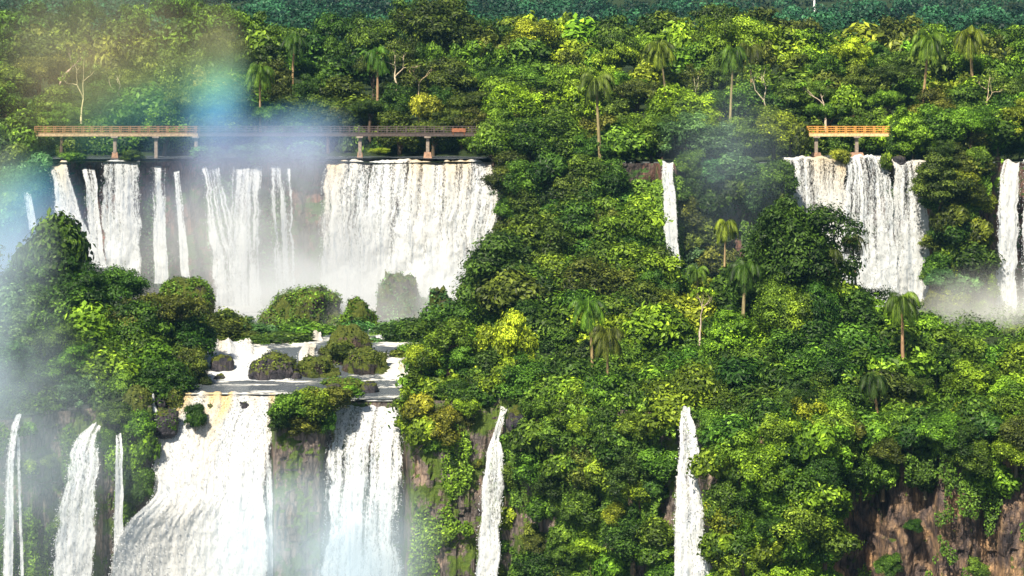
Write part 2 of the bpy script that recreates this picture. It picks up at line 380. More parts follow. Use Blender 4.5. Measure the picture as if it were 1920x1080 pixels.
def bare_meshes(key, seed, H=9, n=9):
    r = np.random.default_rng(seed); b = MB(); tips = []
    def br(p, d, l, rad, lev):
        pts = [p]; q = p.copy(); dd = d.copy()
        for i in range(4):
            dd = dd+r.normal(0, .16, 3)+np.array([0, 0, .05]); dd /= np.linalg.norm(dd); q = q+dd*l/4; pts.append(q.copy())
        b.tube(pts, np.linspace(rad, rad*.55, 5), 6)
        if lev == 0: tips.append(q); return
        for k in range(2 if lev > 1 else 3):
            nd = dd+r.normal(0, .55, 3); nd[2] = abs(nd[2])*.7+.2; nd /= np.linalg.norm(nd)
            br(q, nd, l*.86, rad*.55, lev-1)
    b.tube([[0, 0, -5], [0, 0, .2]], [.24, .2], 6)
    br(np.array([0., 0, 0]), np.array([.1, 0, 1.]), H*.25, .19, 3)
    tips = np.array(tips); Vs = []; Qs = []; Ts = []; n0 = 0
    for t in tips:
        k = 34; d = r.normal(0, 1, (k, 3)); d /= np.linalg.norm(d, axis=1, keepdims=True)
        V, Q, T = leaves(t+d*np.array([.9, .9, .4])*r.uniform(.3, 1, (k, 1)), d+[0, 0, .8], .24, .4, .5+r.normal(0, .2, k))
        Vs.append(V); Qs.append(Q+n0); Ts.append(T); n0 += len(V)
    KIND[key] = (mesh(key+'_crown', np.concatenate(Vs), np.concatenate(Qs), 'leaf', attrs={'tone': np.concatenate(Ts)}), b.mesh(key+'_trunk', 'bark', True), tips[:, 2].max()+.3, 5)
bare_meshes('bare1', 31); bare_meshes('bare2', 35); bare_meshes('bare3', 38)

TONE = {'deep green': (.034, .082, .009), 'dark olive': (.058, .088, .010), 'mid green': (.066, .142, .012), 'bright green': (.105, .205, .014),
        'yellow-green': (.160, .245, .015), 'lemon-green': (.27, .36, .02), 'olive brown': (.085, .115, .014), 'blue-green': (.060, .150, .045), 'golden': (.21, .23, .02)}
BARK = {'dark': (.10, .075, .05), 'pale': (.55, .48, .36), 'tan': (.36, .27, .15), 'grey': (.25, .22, .18)}
ADJ = {'spray': 'feathery', 'round': 'round-crowned', 'tall': 'tall-crowned', 'flat': 'flat-topped', 'loose': 'loose open-crowned', 'big': 'spreading',
       'bush': 'leafy'}
def jitter(c, s=.12):
    return tuple(max(0, k*(1+random.uniform(-s, s))) for k in c)
TREES = []; MASS_D = 376; UF = 'in the upper forest'
def plant(key, px, py, D, wpx, hm, tone, where, cliffy=False, name=None, label=None, group=None, bark='dark', rz=None, lean=(0, 0), cat=None):
    """one tree or shrub whose top shows at photo pixel px,py at distance D, wpx wide, hm metres tall"""
    cr, tk, H, W = KIND[key]; base = ''.join(k for k in key if not k.isdigit())
    wm = wpx*D/F; sx = wm/W
    if base not in ('palm', 'bush', 'bare'): hm = min(max(hm, .95*sx*H), 1.7*sx*H)
    sz = hm/H
    p = P(px, py, D); palm = base == 'palm'
    if palm: sx = sz = 1.3*wm/W; p[2] -= .9*sx
    if label is None and where == UF and D >= MASS_D and not palm and base != 'bare':
        MASS.append((key, p, sx, sz, hm, tone)); return None
    nm = name or {'palm': 'palm_tree', 'bush': 'shrub', 'bare': 'pale_trunked_tree'}.get(base, 'broadleaf_tree')
    e = empty(nm, (p[0], p[1], p[2]-(0 if palm else hm)), rz if rz is not None else random.uniform(0, 6.28))
    e.scale = (sx, sx, sz); e.rotation_euler[0], e.rotation_euler[1] = lean
    if palm: e.location.z = p[2]-hm
    c = obj('crown', cr, e); t = obj('trunk', tk, e)
    if palm:
        c.location = (0, 0, hm/sz); t.location = (0, 0, hm/sz); t.scale = (1, 1, max(.3, hm/sz/H))
    if cliffy: t.scale = (.7, .7, .42); t.location = (0, 0, .42*H)
    c.color = (*[k*(.72 if palm else 1) for k in jitter(TONE[tone], .14)], 1); t.color = (*jitter(BARK[bark]), 1)
    catg = cat or {'palm': 'palm', 'bush': 'shrub'}.get(base, 'tree')
    tag(e, label, catg, group or ('shrubs' if base == 'bush' else 'palms' if palm else 'trees')+' '+where)
    TREES.append([e, px, py, tone, base, where, label is not None])
    return e

exec_parts = True
# ------------------------------------------------------------------ rock faces and ground
DC = [(-900,268),(-150,262),(0,264),(60,262),(100,265),(178,265.5),(195,263),(285,263.2),(298,268),(500,268),(516,263),(600,263),(625,267),(755,267),(770,262),
      (890,261),(940,262),(1000,257),(1100,250),(1250,240),(1330,233),(1450,227),(1545,228),(1575,231.5),(1640,232),(1665,229),(1700,228),(1715,229.3),(1745,229),(1762,227),(1830,226),(1845,227.6),(1868,227.5),(1880,225.5),(2070,223),(2800,222)]
RIM = [(-900,-35),(0,-37.2),(60,-36.6),(180,-36),(240,-35),(300,-35.6),(760,-35.6),(800,-34.6),(930,-34.6),(1000,-34),(1300,-33),(1500,-34),(1700,-34.5),(2800,-34)]
def Dc(px): return ip(px, DC)
def ground_z(X, Y):
    """shelf between the two cliffs"""
    px = 960+X*F/Y; t = np.clip((Y-Dc(px))/(336-Dc(px)), 0, 1)
    z = ip(px, RIM)*(1-t)+(-32.0)*t
    z = z+6.5*np.exp(-((px-1120)/230.)**2-((Y-298)/22.)**2)+2.5*np.exp(-((px-1500)/240.)**2-((Y-262)/18.)**2)
    z = z+1.5*np.exp(-((px-150)/150.)**2-((Y-290)/18.)**2)
    wet = sstep(300, 345, px)*(1-sstep(770, 800, px)); z = z-wet*1.4*sstep(0, .02, t)
    return z
def cliff(name, pxs, Dfun, zt, zb, dz, mat, amp, seed, label):
    zs = np.arange(0, 1.0001, dz/(abs(np.mean(zt)-zb)))
    PX = np.broadcast_to(pxs, (len(zs), len(pxs))); D0 = np.broadcast_to(Dfun, PX.shape)
    Z = zb+(np.asarray(zt)[None, :]-zb)*zs[:, None]; X = (PX-960)*D0/F
    v = zs[:, None]
    col = X*.55+fbm(X*.2, 0, Z*.08, seed+5)*1.3
    cells = h3(np.floor(col).astype(np.int64), np.floor(Z*.16+h3(np.floor(col).astype(np.int64), 0, 0, seed)*3).astype(np.int64), 0, seed)-.5
    col2 = X*1.7+fbm(X*.3, 3, Z*.1, seed+15)*.8; cells2 = h3(np.floor(col2).astype(np.int64), np.floor(Z*.33+h3(np.floor(col2).astype(np.int64), 1, 0, seed)*3).astype(np.int64), 2, seed)-.5
    dd = amp*(cells2*.40+fbm(X*.06, 0, Z*.05, seed, 3)*1.7+fbm(X*.35, 0, Z*.12, seed+1, 4)*1.0+cells*.42+fbm(X*1.6, 0, Z*.7, seed+2, 3)*.28)
    dd = dd*(1-.6*sstep(.96, 1, v))
    ledge = .5*np.abs(np.sin(Z*.42+fbm(X*.05, 0, 0, seed+9)*2))
    Y = D0-dd-ledge*amp*.6+(v-.5)*1.0
    me = mesh(name, np.stack([X*(Y/D0), Y, Z], -1), gridq(len(zs), len(pxs)), mat, smooth=False)
    o = obj(name, me); tag(o, label, 'cliff', kind='structure'); return o
pl = np.arange(-900, 1500, 4.0)
pl = np.concatenate([np.arange(-900, -150, 12.0), np.arange(-150, 1345, 3.5)])
cliff('lower_cliff', pl, Dc(pl), ip(pl, RIM), -92, .28, 'cliff_rock', 1.0, 41, 'mossy brown rock face below the lower falls')
pr = np.concatenate([np.arange(1341, 2070, 3.0), np.arange(2070, 2800, 12.0)])
cliff('shaded_cliff', pr, Dc(pr), ip(pr, RIM), -92, .28, 'cliff_rock_warm', 1.25, 43, 'dark and orange columned rock face at the lower right')
DU = [(-900,352),(-100,344),(30,344),(190,344),(600,344),(944,344),(952,337),(1000,334),(1120,333),(1225,335.5),(1240,333.6),(1275,333.6),(1290,336),(1400,335),(1464,336),(1474,343),(1742,343),(1752,336),(1860,335),(1874,338),(2000,338),(2100,336),(2800,352)]
pu = np.concatenate([np.arange(-900, -100, 14.0), np.arange(-100, 2050, 4.5), np.arange(2050, 2800, 14.0)])
cliff('upper_cliff', pu, ip(pu, DU), np.full(len(pu), -11.3), -36, .33, 'upper_rock', .75, 47, 'green stained reddish rock face behind the upper falls')

def sheet(name, pxs, rows, zf, mat, seed, amp, label, smooth=True, kind='structure', attrs=None, cat=None):
    PX = np.broadcast_to(pxs, (len(rows), len(pxs)))
    if callable(rows[0]) : D = np.array([[r(p) for p in pxs] for r in rows])
    else: D = np.broadcast_to(np.asarray(rows, float)[:, None], PX.shape)
    X = (PX-960)*D/F; Z = zf(X, D)+amp*fbm(X*.12, D*.12, 0, seed)
    a = {k: f(PX, D) for k, f in (attrs or {}).items()}
    o = obj(name, mesh(name, np.stack([X, D, Z], -1), gridq(*PX.shape), mat, smooth=smooth, attrs=a)); tag(o, label, cat, kind=kind); return o
pg = np.arange(-900, 2800, 10.0)
tt = np.linspace(0, 1, 40)
def mkrow(t): return lambda p: float(Dc(p)+.2+(350-Dc(p))*t)
sheet('ground', pg, [mkrow(t) for t in tt], ground_z, 'soil', 3, .25, 'dark soil of the forested shelf between the two cliffs')
UZ = [(338,-11.6),(352,-11.6),(362,-9),(420,-1.5),(480,2),(600,6),(800,14),(1100,45),(1600,105),(2500,160),(6000,260)]
def upper_z(X, Y):
    px = 960+X*F/Y; d = sstep(350, 380, Y)
    return ip(Y, UZ)+d*3.0*fbm(X*.015, Y*.015, 0, 91)+sstep(500, 900, Y)*10*fbm(X*.006, Y*.004, 0, 77)
sheet('hills', np.arange(-2600, 4600, 24.0), np.concatenate([np.linspace(340.4, 480, 50), np.geomspace(490, 6000, 60)]), upper_z, 'soil', 4, .3, 'forest ground rising to the far hills')
for nm, y0, y1 in (('gorge_river', -400, 275),):
    X, Y = np.meshgrid(np.linspace(-500, 500, 60), np.linspace(y0, y1, 60))
    o = obj(nm, mesh(nm, np.stack([X, Y, -90+.3*fbm(X*.1, Y*.1, 0, 5)], -1), gridq(60, 60), 'river_water', smooth=True, attrs={'foam': sstep(215, 262, Y)*.7}))
    tag(o, 'foaming river in the gorge under the falls', kind='structure')
# shelf river with pool, foam lines and rapids
def foam(PX, D):
    c = .27+.60*fbm(PX*.012, D*.55, 0, 71, 4)+.10*sstep(283, 286, D)
    c = np.maximum(c, .72*np.exp(-((D-279.3-.8*np.sin(PX*.03))/1.1)**2)*sstep(370, 420, PX)*(1-sstep(545, 640, PX)))
    c = np.maximum(c, .8*sstep(280, 283, D)*sstep(375, 385, PX)*(1-sstep(480, 540, PX))*(1-sstep(292, 296, D)))
    c = np.maximum(c, .62*sstep(278, 280, D)*sstep(705, 725, PX)*(1-sstep(768, 775, PX))*(1-sstep(286, 290, D)))
    c = np.maximum(c, .60*sstep(322, 332, D))
    c = np.maximum(c, .62*np.exp(-((D-269.2-.5*np.sin(PX*.05))/.45)**2)*(PX < 600))
    return c
pw = np.arange(325, 790, 4.0)
sheet('river', pw, np.arange(268.2, 337, .7), lambda X, Y: ip(Y, [(268,-35.02),(279,-34.9),(281,-34.6),(295,-32.3),(336,-31.6)])-.58*sstep(600, 640, 960+X*F/Y)*(1-sstep(272, 280, Y)), 'river_water', 12, .10,
      'slate grey pool and white rapids feeding the lower falls', attrs={'foam': foam})
sheet('river', np.arange(20, 955, 6.0), np.arange(341.6, 356, .8), lambda X, Y: -11.15+0*X, 'river_water', 13, .16,
      'shallow river running under the long walkway to the upper falls', attrs={'foam': lambda a, b: .30+.2*fbm(a*.02, b*.5, 0, 8)})
sheet('river', np.arange(1466, 1750, 6.0), np.arange(339.0, 354, .8), lambda X, Y: -11.05+0*X, 'river_water', 14, .16,
      'shallow river running under the short orange walkway', attrs={'foam': lambda a, b: .36+.2*fbm(a*.02, b*.5, 0, 9)})
# ------------------------------------------------------------------ waterfalls
def fall(label, rows, out=1.6, holes=.35, ochre=.3, seed=0, res=.15, lipn=.25, name='waterfall', group=None, edge=.08, strand=1.0, top=None, base_thick=.35, arc=5.0, bilk=1.0, drops=13):
    """rows: (photo y, x left, x right, distance)"""
    rows = np.array(rows, float); y0, y1 = rows[0, 0], rows[-1, 0]
    Dm = rows[:, 3].mean(); nr = int(abs(y1-y0)*Dm/F/res)+2; wm = (rows[:, 2]-rows[:, 1]).max()*Dm/F; nc = max(5, int(wm/res)+2)
    nr = min(nr, 420); nc = min(nc, 260)
    Y = np.linspace(y0, y1, nr); u = np.linspace(0, 1, nc)[None, :]
    XL, XR, D = [np.interp(Y, rows[:, 0], rows[:, k])[:, None] for k in (1, 2, 3)]
    if rows.shape[1] > 4: D = D+(np.interp(Y, rows[:, 0], rows[:, 4])[:, None]-D)*(1-u)**2.2
    d = (Y[:, None]-y0)*Dm/F
    w_ = (XR-XL)*D/F
    wa = min(.4, .10*wm); wob = fbm(d*.45, seed, 0, seed+1, 3)*wa; wob2 = fbm(d*.45, seed+9, 0, seed+2, 3)*wa
    xm = ((XL-960)*D/F+wob)*(1-u)+((XR-960)*D/F+wob2)*u
    xs = u*wm
    st1 = fbm(xs*.55, d*.05, seed, seed+3, 2); st2 = fbm(xs*1.6, d*.10, seed, seed+4, 3); sp = fbm(xs*2.6, d*1.3, seed, seed+5, 3)
    lip = lipn*fbm(xs*.7, 0, seed, seed+6, 3)*2.2
    bil = fbm(xs*.42, d*.30, seed, seed+12, 3)*sstep(4, 13, d)*min(1, wm/6)
    Dd = D+1.2*np.exp(-d/.3)-.55*bilk*bil-out*(1-np.exp(-d/arc))-(.30*st1+.16*st2)*strand*sstep(0, 2, d)-.12*sp*sstep(.5, 3, d)
    z = -(Y[:, None]-HY)*D/F+lip*np.exp(-d/2.5)
    z = np.broadcast_to(z, Dd.shape); V = np.stack([xm*Dd/D, Dd, z], -1)
    prof = sstep(0, 1, np.clip(d/(d.max()+.01), 0, 1))
    st3 = fbm(xs*4.2, d*.16, seed, seed+8, 2)
    thick = .74+.55*bil*holes+(st1*.35+st2*.75+st3*.65)*holes*1.75+base_thick*prof-.25*holes*(1-prof)
    ew = edge*(1+fbm(d*.8, 3, 0, seed+7, 3)); thick = thick-.9*(1-sstep(0, np.maximum(ew, .01), u))-.9*(1-sstep(0, np.maximum(ew, .01), 1-u))
    thick = np.maximum(thick, (.95*(1-sstep(.1, .5, d)))*(holes < .45))
    oc = np.clip(ochre*(1.0*np.exp(-d/2.6)+.08)+ochre*1.6*st1*np.exp(-d/5), 0, .85)
    # loose drops and clots flung off the sheet, thickest along its edges
    r = np.random.default_rng(seed+300); k = int(drops*wm*d.max()*.8)
    thick = np.broadcast_to(thick, Dd.shape).ravel(); oc = np.broadcast_to(oc, Dd.shape).ravel(); Qd = gridq(nr, nc); V = V.reshape(-1, 3)
    if k:
        i = (r.random(k)**.8*(nr-1)).astype(int); uu = np.where(r.random(k) < .45, r.beta(.35, .35, k)*1.0, r.random(k)); j = (uu*(nc-1)).astype(int)
        c = V[i*nc+j].copy(); sd = np.where(uu < .5, -1, 1)*np.exp(-np.minimum(uu, 1-uu)*12)
        c[:, 0] += sd*np.abs(r.normal(0, .13, k))*min(1, wm/2.5); c[:, 1] -= r.uniform(.1, .7, k); c[:, 2] -= r.uniform(0, .4, k)
        Vd, Qq, Td = leaves(c, np.tile([0, -1., .5], (k, 1)), .065, .6, np.ones(k), .55)
        Qd = np.concatenate([Qd, Qq+len(V)]); V = np.concatenate([V, Vd]); thick = np.concatenate([thick, np.full(len(Vd), 1.6)]); oc = np.concatenate([oc, np.zeros(len(Vd))])
    me = mesh(name, V, Qd, 'falling_water', smooth=True, attrs={'thick': thick, 'ochre': oc})
    o = obj(name, me); tag(o, label, 'waterfall', group); return o
U = 'upper tier waterfalls'; Lw = 'lower tier waterfalls'
def uf(label, rows, D=340.6, **k): return fall(label, [(a, b, c, D-(0 if len(r) < 4 else r[3])) for r in rows for a, b, c in (r[:3],)], group=U, res=.17, **k)
uf('tiny white trickle falling left of all the other upper falls', [(350,42,56),(380,46,62),(430,54,70)], holes=.3, seed=1, ochre=0)
uf('short fall slanting right behind the round misty tree', [(306,92,126),(345,98,136),(400,104,152),(440,140,172),(480,160,190)], holes=.25, seed=2, ochre=.35)
uf('narrow forked upper fall, second from the left edge', [(318,154,180),(350,160,182),(420,165,188),(500,172,200)], holes=.45, seed=3, ochre=0)
uf('broad speckled upper fall with frothy top, left of the narrow falls', [(304,194,262),(330,190,265),(420,192,264),(520,196,260)], holes=.30, seed=4, ochre=.05)
uf('narrow upper fall with two strands, right of the broad speckled one', [(314,282,312),(400,286,312),(530,288,316)], holes=.45, seed=5, ochre=0)
uf('thin leaning upper fall left of the wide misty falls', [(320,325,337),(400,331,346),(525,340,357)], holes=.3, seed=6, ochre=0)
uf('wide misty fall spreading into a white veil at its foot', [(314,380,410),(400,388,430),(480,396,460),(600,400,478)], holes=.55, base_thick=.1, seed=7, ochre=0)
uf('streaky upper fall with green rock between its strands', [(314,434,490),(360,430,488),(440,425,490),(600,425,492)], holes=.7, base_thick=.1, seed=8, ochre=.05)
uf('pale split fall just left of the bare pink rock', [(314,506,544),(400,508,548),(560,514,558)], holes=.7, base_thick=.1, seed=9, ochre=.05)
uf('huge curtain fall, widest of the upper tier', [(302,612,940),(350,606,942),(430,602,930),(590,598,922)], holes=.34, seed=10, ochre=.42, edge=.02, lipn=.35, out=2.4)
uf('single slim white fall dropping through the green cliff', [(303,1241,1263),(390,1243,1268),(500,1249,1276)], D=330.6, holes=.25, seed=11, ochre=.05)
uf('tall curtain fall under the short orange walkway', [(296,1473,1586),(340,1473,1584),(420,1476,1600),(590,1482,1606)], D=338, holes=.38, seed=12, ochre=.42, edge=.03)
uf('speckled middle fall between the two lip bushes', [(292,1588,1652),(340,1588,1672),(420,1582,1676),(590,1578,1690)], D=337.4, holes=.42, seed=13, ochre=.1, edge=.03)
uf('creamy fall at the right end of the right upper group', [(302,1672,1736),(360,1674,1738),(440,1676,1742),(590,1680,1744)], D=338, holes=.42, seed=14, ochre=.3, edge=.03)
uf('tall narrow fall beside the dark bushes at the right edge', [(302,1877,1914),(400,1871,1911),(520,1866,1908),(660,1860,1914)], D=333.5, holes=.45, seed=15, ochre=.12)
uf('partly hidden fall cut off by the right edge', [(300,1917,1990),(640,1915,2000)], D=333.2, holes=.4, seed=16, ochre=.1)
lf = lambda label, rows, **k: fall(label, rows, group=Lw, **k)
lf('thin curved jet falling down the misty cliff at far left', [(780,30,39,262),(800,20,34,260.5),(860,12,28,260),(1000,6,26,260),(1300,0,24,260)], holes=.4, seed=21, ochre=0, out=.3)
lf('hair-thin second strand beside the curved jet', [(800,30,37,261),(900,33,39,260.4),(1000,36,43,260),(1300,44,54,260)], holes=.3, seed=22, ochre=0, out=.2)
lf('white arching fall left of the bright mossy buttress', [(798,176,189,263.5),(815,150,187,262),(850,130,186,261),(950,108,182,260),(1080,92,178,259.5),(1300,70,176,259)], holes=.25, seed=23, ochre=.03, out=.8)
lf('faint thread of water down the mossy buttress', [(815,218,228,260),(850,216,231,259.4),(960,214,231,259.2),(1090,212,233,259.2)], holes=.5, seed=24, ochre=0, out=.3)
lf('thundering main lower fall with tea-coloured lip', [(739,342,522,267.9,267.9),(760,336,522,267.5,267.4),(800,300,512,266.6,266),(860,294,502,265.6,264.6),(915,291,500,265,262.5),(940,272,500,264.8,260),(965,244,500,264.6,258.2),(1000,222,500,264.4,257.4),(1080,206,502,264,257),(1300,190,506,263,256)],
   holes=.12, bilk=.5, strand=.5, seed=25, ochre=.9, out=2.2, edge=.03, lipn=.12, base_thick=.9)
lf('frothing fall tumbling between the rocks left of the main fall', [(778,284,302,265.4),(850,288,308,264.2),(925,290,312,263)], holes=.22, seed=26, ochre=.15, out=1.0, edge=.04)
lf('ribbon of water between the dark rocks left of the main lip', [(742,286,289,264.8),(756,281,290,264.4),(772,286,296,264.1),(800,285,298,263.8)], holes=.5, seed=28, ochre=.05, out=.3, edge=.3)
lf('thin side strand at the right edge of the main fall', [(820,498,508,264.6),(900,499,512,264),(1080,500,512,263.6)], holes=.45, seed=29, ochre=0, out=.3)
lf('fine combed fall with green gaps, right of the main lower fall', [(752,640,762,267.4),(775,622,762,266.6),(840,614,757,265.3),(960,608,750,264.3),(1080,600,752,263.6),(1300,590,750,263)], holes=.42, seed=30, ochre=.04, out=1.9, lipn=.10, strand=.7)
lf('slender two step fall down the mossy rock wall', [(766,937,951,260.0),(790,931,945,259.6),(822,922,936,259.6),(850,914,944,258.8),(900,904,944,258.2),(1000,896,940,257.8),(1080,894,936,257.6),(1300,886,932,257)], holes=.28, seed=31, ochre=.05, out=.6)
lf('slim fall dropping out of dense bushes', [(768,1277,1294,234),(800,1273,1303,233),(850,1270,1310,232),(905,1264,1313,231),(990,1268,1326,230.4),(1080,1268,1334,230),(1300,1268,1350,229.4)], holes=.26, seed=32, ochre=.03, out=.6)
lf('faint green side veil left of the slim fall in the bushes', [(900,1264,1276,234),(1000,1264,1280,233.6),(1120,1266,1284,233.2)], holes=.7, seed=33, ochre=.05, out=.3)
Cg = 'rapids and chutes on the middle shelf'
fall('broad stepped rapids above the slate pool', [(640,384,466,294.5),(652,380,478,292),(664,383,478,288.5),(682,384,500,285),(698,386,530,281.5),(714,372,548,279)], out=0, edge=.06, holes=.2, seed=41, ochre=.25, res=.12, group=Cg, name='rapids', strand=.5)
fall('crooked white chute left of the mossy mound', [(646,572,592,292),(662,560,594,289),(684,560,582,286)], out=0, edge=.22, holes=.4, seed=42, ochre=.2, res=.1, group=Cg, name='rapids', strand=.4)
fall('narrow white chute behind the mossy mound, right side', [(632,704,716,300),(650,712,738,297),(672,722,738,294),(690,726,738,289)], out=0, edge=.2, holes=.3, seed=43, ochre=.05, res=.1, group=Cg, name='rapids', strand=.4)
fall('small foaming step right of the mossy mound', [(690,730,760,284),(704,724,766,282),(716,722,776,280)], out=0, edge=.15, holes=.3, seed=44, ochre=.35, res=.1, group=Cg, name='rapids', strand=.4)
fall('short white spill left of the tall mossy rocks', [(625,588,600,301),(640,580,606,297)], out=0, edge=.2, holes=.4, seed=45, ochre=.2, res=.1, group=Cg, name='rapids', strand=.4)
# ------------------------------------------------------------------ boulders and mossy mounds
def blob(name, px0, px1, y0, y1, D, mat, seed, label, cat='rock', depth=.8, skew=0, boxy=.8, ctop=0.0, rough=.28, flat=.15, cover=None, cover_n=1400, peak=0, group='rocks on the middle shelf', lsize=.2):
    """rounded rock filling photo box px0..px1, y0..y1"""
    k = 44; th = np.linspace(0, math.pi, k)[:, None]; ph = np.linspace(0, 2*math.pi, 2*k)[None, :]
    d = np.stack([np.sin(th)*np.cos(ph), np.sin(th)*np.sin(ph), np.cos(th)*np.ones_like(ph)], -1)
    n1 = fbm(d[..., 0]*1.4+seed, d[..., 1]*1.4, d[..., 2]*1.4, seed, 5, .55)
    cell = fbm(d[..., 0]*3+seed, d[..., 1]*3, d[..., 2]*3, seed+3, 2)
    n2 = np.abs(fbm(d[..., 0]*2.2+seed, d[..., 1]*2.2, d[..., 2]*2.2, seed+7, 4, .6))
    r = 1+rough*n1+rough*.4*np.abs(cell)-rough*.9*n2
    if peak: r = r*(1+peak*np.clip(d[..., 2:3][..., 0], 0, 1)**3)
    w_ = (px1-px0)*D/F; h = (y1-y0)*D/F
    V = np.sign(d)*np.abs(d)**boxy*r[..., None]; V[..., 0] *= w_/2/1.0; V[..., 1] *= w_/2*depth; V[..., 2] = V[..., 2]/V[..., 2].max()*h
    V[..., 0] += skew*w_*np.clip(V[..., 2]/h, 0, 1)
    lo = V[..., 2] < -.15*h; V[..., 2] = np.where(lo, -.15*h+(V[..., 2]+.15*h)*.6, V[..., 2])
    xs = V[..., 0]; V[..., 0] = (xs-xs.min())/(xs.max()-xs.min())*w_-w_/2
    b = P((px0+px1)/2, y1, D)
    me = mesh(name, V, gridq(k, 2*k), mat, smooth=True)
    o = obj(name, me); o.location = b; tag(o, label, cat, group)
    if cover:
        r2 = np.random.default_rng(seed+50); VV = V.reshape(-1, 3); NN = d.reshape(-1, 3)
        ok = np.where((VV[:, 2] > ctop*h) & (np.sin(np.broadcast_to(th, (k, 2*k))).ravel() > .03))[0]
        wgt = np.sin(np.broadcast_to(th, (k, 2*k))).ravel()[ok]; wgt /= wgt.sum()
        idx = r2.choice(ok, cover_n, p=wgt); c = VV[idx]+r2.normal(0, .12*w_/6, (cover_n, 3)); nn = NN[idx]
        patch = fbm(c[:, 0]*.5, c[:, 1]*.5, c[:, 2]*.5, seed+9, 3); keep = patch > -.25
        Vl, Ql, Tl = leaves(c[keep]+nn[keep]*.06, nn[keep]+[0, 0, .4], lsize, .5, .45+.5*patch[keep]+r2.normal(0, .15, keep.sum()))
        q = obj('foliage', mesh(name+'_cover', Vl, Ql, 'leaf', attrs={'tone': Tl}), o); q.color = (*TONE[cover], 1)
    return o
blob('boulder', 393, 441, 664, 692, 283, 'boulder_rock', 1, 'bare dark boulder standing in the white rapids', rough=.2)
blob('boulder', 465, 564, 659, 710, 281.5, 'boulder_rock', 2, 'wide flat dark boulder with a green moss top', cover='dark olive', cover_n=1400, lsize=.14, ctop=.42)
blob('mossy_rock', 576, 722, 606, 704, 288, 'mossy_rock', 3, 'peaked mossy mound, tallest rock in the middle of the shelf', peak=.9, cover='dark olive', cover_n=4200, depth=.6, rough=.6, boxy=1.25, lsize=.17)
blob('mossy_rock', 640, 735, 648, 718, 284, 'mossy_rock', 4, 'rounded mossy rock with a dark hollow under the peaked mound', cover='dark olive', cover_n=1500, lsize=.14, ctop=.62, rough=.5)
blob('mossy_rock', 556, 650, 666, 720, 282.5, 'mossy_rock', 5, 'low brownish mossy rock at the left foot of the peaked mound', cover='dark olive', cover_n=1200, lsize=.15, ctop=.5, rough=.5)
for i, (a, b_, c_, d_, D, lab) in enumerate([(430,462,632,648,300,'small dark rock at the head of the stepped rapids'),(505,548,636,660,296,'low dark rock behind the wide mossy boulder'),(592,624,650,674,291,'dark rock right of the crooked white chute'),(540,566,694,712,280.4,'small rock at the right foot of the wide mossy boulder'),
      (735,765,668,690,290,'dark rock beside the small foaming step'),(760,790,700,722,280,'dark rock where the pool meets the right bank'),(398,426,700,716,280,'flat wet rock in the lowest step of the rapids'),(612,640,718,732,272,'flat dark rock at the back edge of the buttress'),(448,470,752,764,267.4,'small dark rock breaking the tea-coloured lip'),(385,404,756,768,267.2,'dark rock beside the teardrop bush')]):
    blob('boulder', a, b_, c_, d_, D, 'boulder_rock', 70+i, lab, rough=.35, boxy=.7)
blob('boulder', 673, 712, 714, 738, 274, 'boulder_rock', 6, 'small dark rock at the right rim of the slate pool', rough=.3)
blob('boulder', 600, 690, 708, 730, 277, 'mossy_rock', 61, 'low mossy rock bank along the back of the buttress', cover='mid green', cover_n=700, lsize=.16)
blob('boulder', 330, 385, 652, 722, 278, 'boulder_rock', 7, 'slate blue rock slab at the right foot of the left trees', rough=.2, cover='dark olive', cover_n=500)
blob('boulder', 372, 394, 682, 698, 283.5, 'boulder_rock', 8, 'little dark rock touching the left side of the rapids')
blob('boulder', 722, 760, 640, 668, 301, 'mossy_rock', 9, 'small reddish rock above the narrow right chute')
blob('mossy_rock', 684, 726, 634, 674, 297, 'mossy_rock', 10, 'small round green rock left of the narrow right chute', cover='blue-green', cover_n=900)
blob('mossy_rock', 482, 640, 536, 636, 318, 'mossy_rock', 11, 'large humped green mound in front of the misty falls', cover='mid green', cover_n=8500, rough=.4, skew=.25, boxy=.85)
blob('mossy_rock', 628, 716, 556, 640, 312, 'mossy_rock', 12, 'rounded hazy green mound left of the tall rock pillar', cover='mid green', cover_n=3400, rough=.4, boxy=.8)
blob('rock_pillar', 706, 796, 508, 650, 322, 'mossy_rock', 13, 'tall hazy rock pillar standing in the spray', cover='blue-green', cover_n=3200, rough=.5, depth=.6, boxy=.72, skew=-.15)
blob('rock_pillar', 776, 838, 553, 650, 324, 'mossy_rock', 14, 'lower hazy rock shoulder right of the tall pillar', cover='blue-green', cover_n=2600, rough=.45, boxy=.7)
blob('mossy_rock', 800, 856, 535, 650, 306, 'mossy_rock', 15, 'green covered rock shoulder left of the dark crag', cover='blue-green', cover_n=2800, rough=.4, boxy=.8)
blob('crag', 846, 918, 512, 640, 302, 'mossy_rock', 16, 'dark mossy crag in front of the huge curtain fall', cover='dark olive', cover_n=2600, rough=.3, skew=.2, boxy=.65)
blob('mossy_rock', 298, 400, 520, 600, 316, 'mossy_rock', 17, 'smooth domed green rock behind the left trees', cover='mid green', cover_n=3600, rough=.15, boxy=.6)
blob('mossy_rock', 305, 346, 728, 764, 267.5, 'mossy_rock', 18, 'mossy rock at the left end of the main fall lip', group='rocks at the lip of the main fall', cover='olive brown', cover_n=400, lsize=.14)
blob('boulder', 282, 312, 738, 768, 266.5, 'boulder_rock', 19, 'dark rock split by water at the left of the lip', group='rocks at the lip of the main fall')
blob('boulder', 285, 335, 764, 800, 264.6, 'boulder_rock', 20, 'dark rock ledge under the frothing side stream', group='rocks at the lip of the main fall', cover='deep green', cover_n=300, lsize=.14)
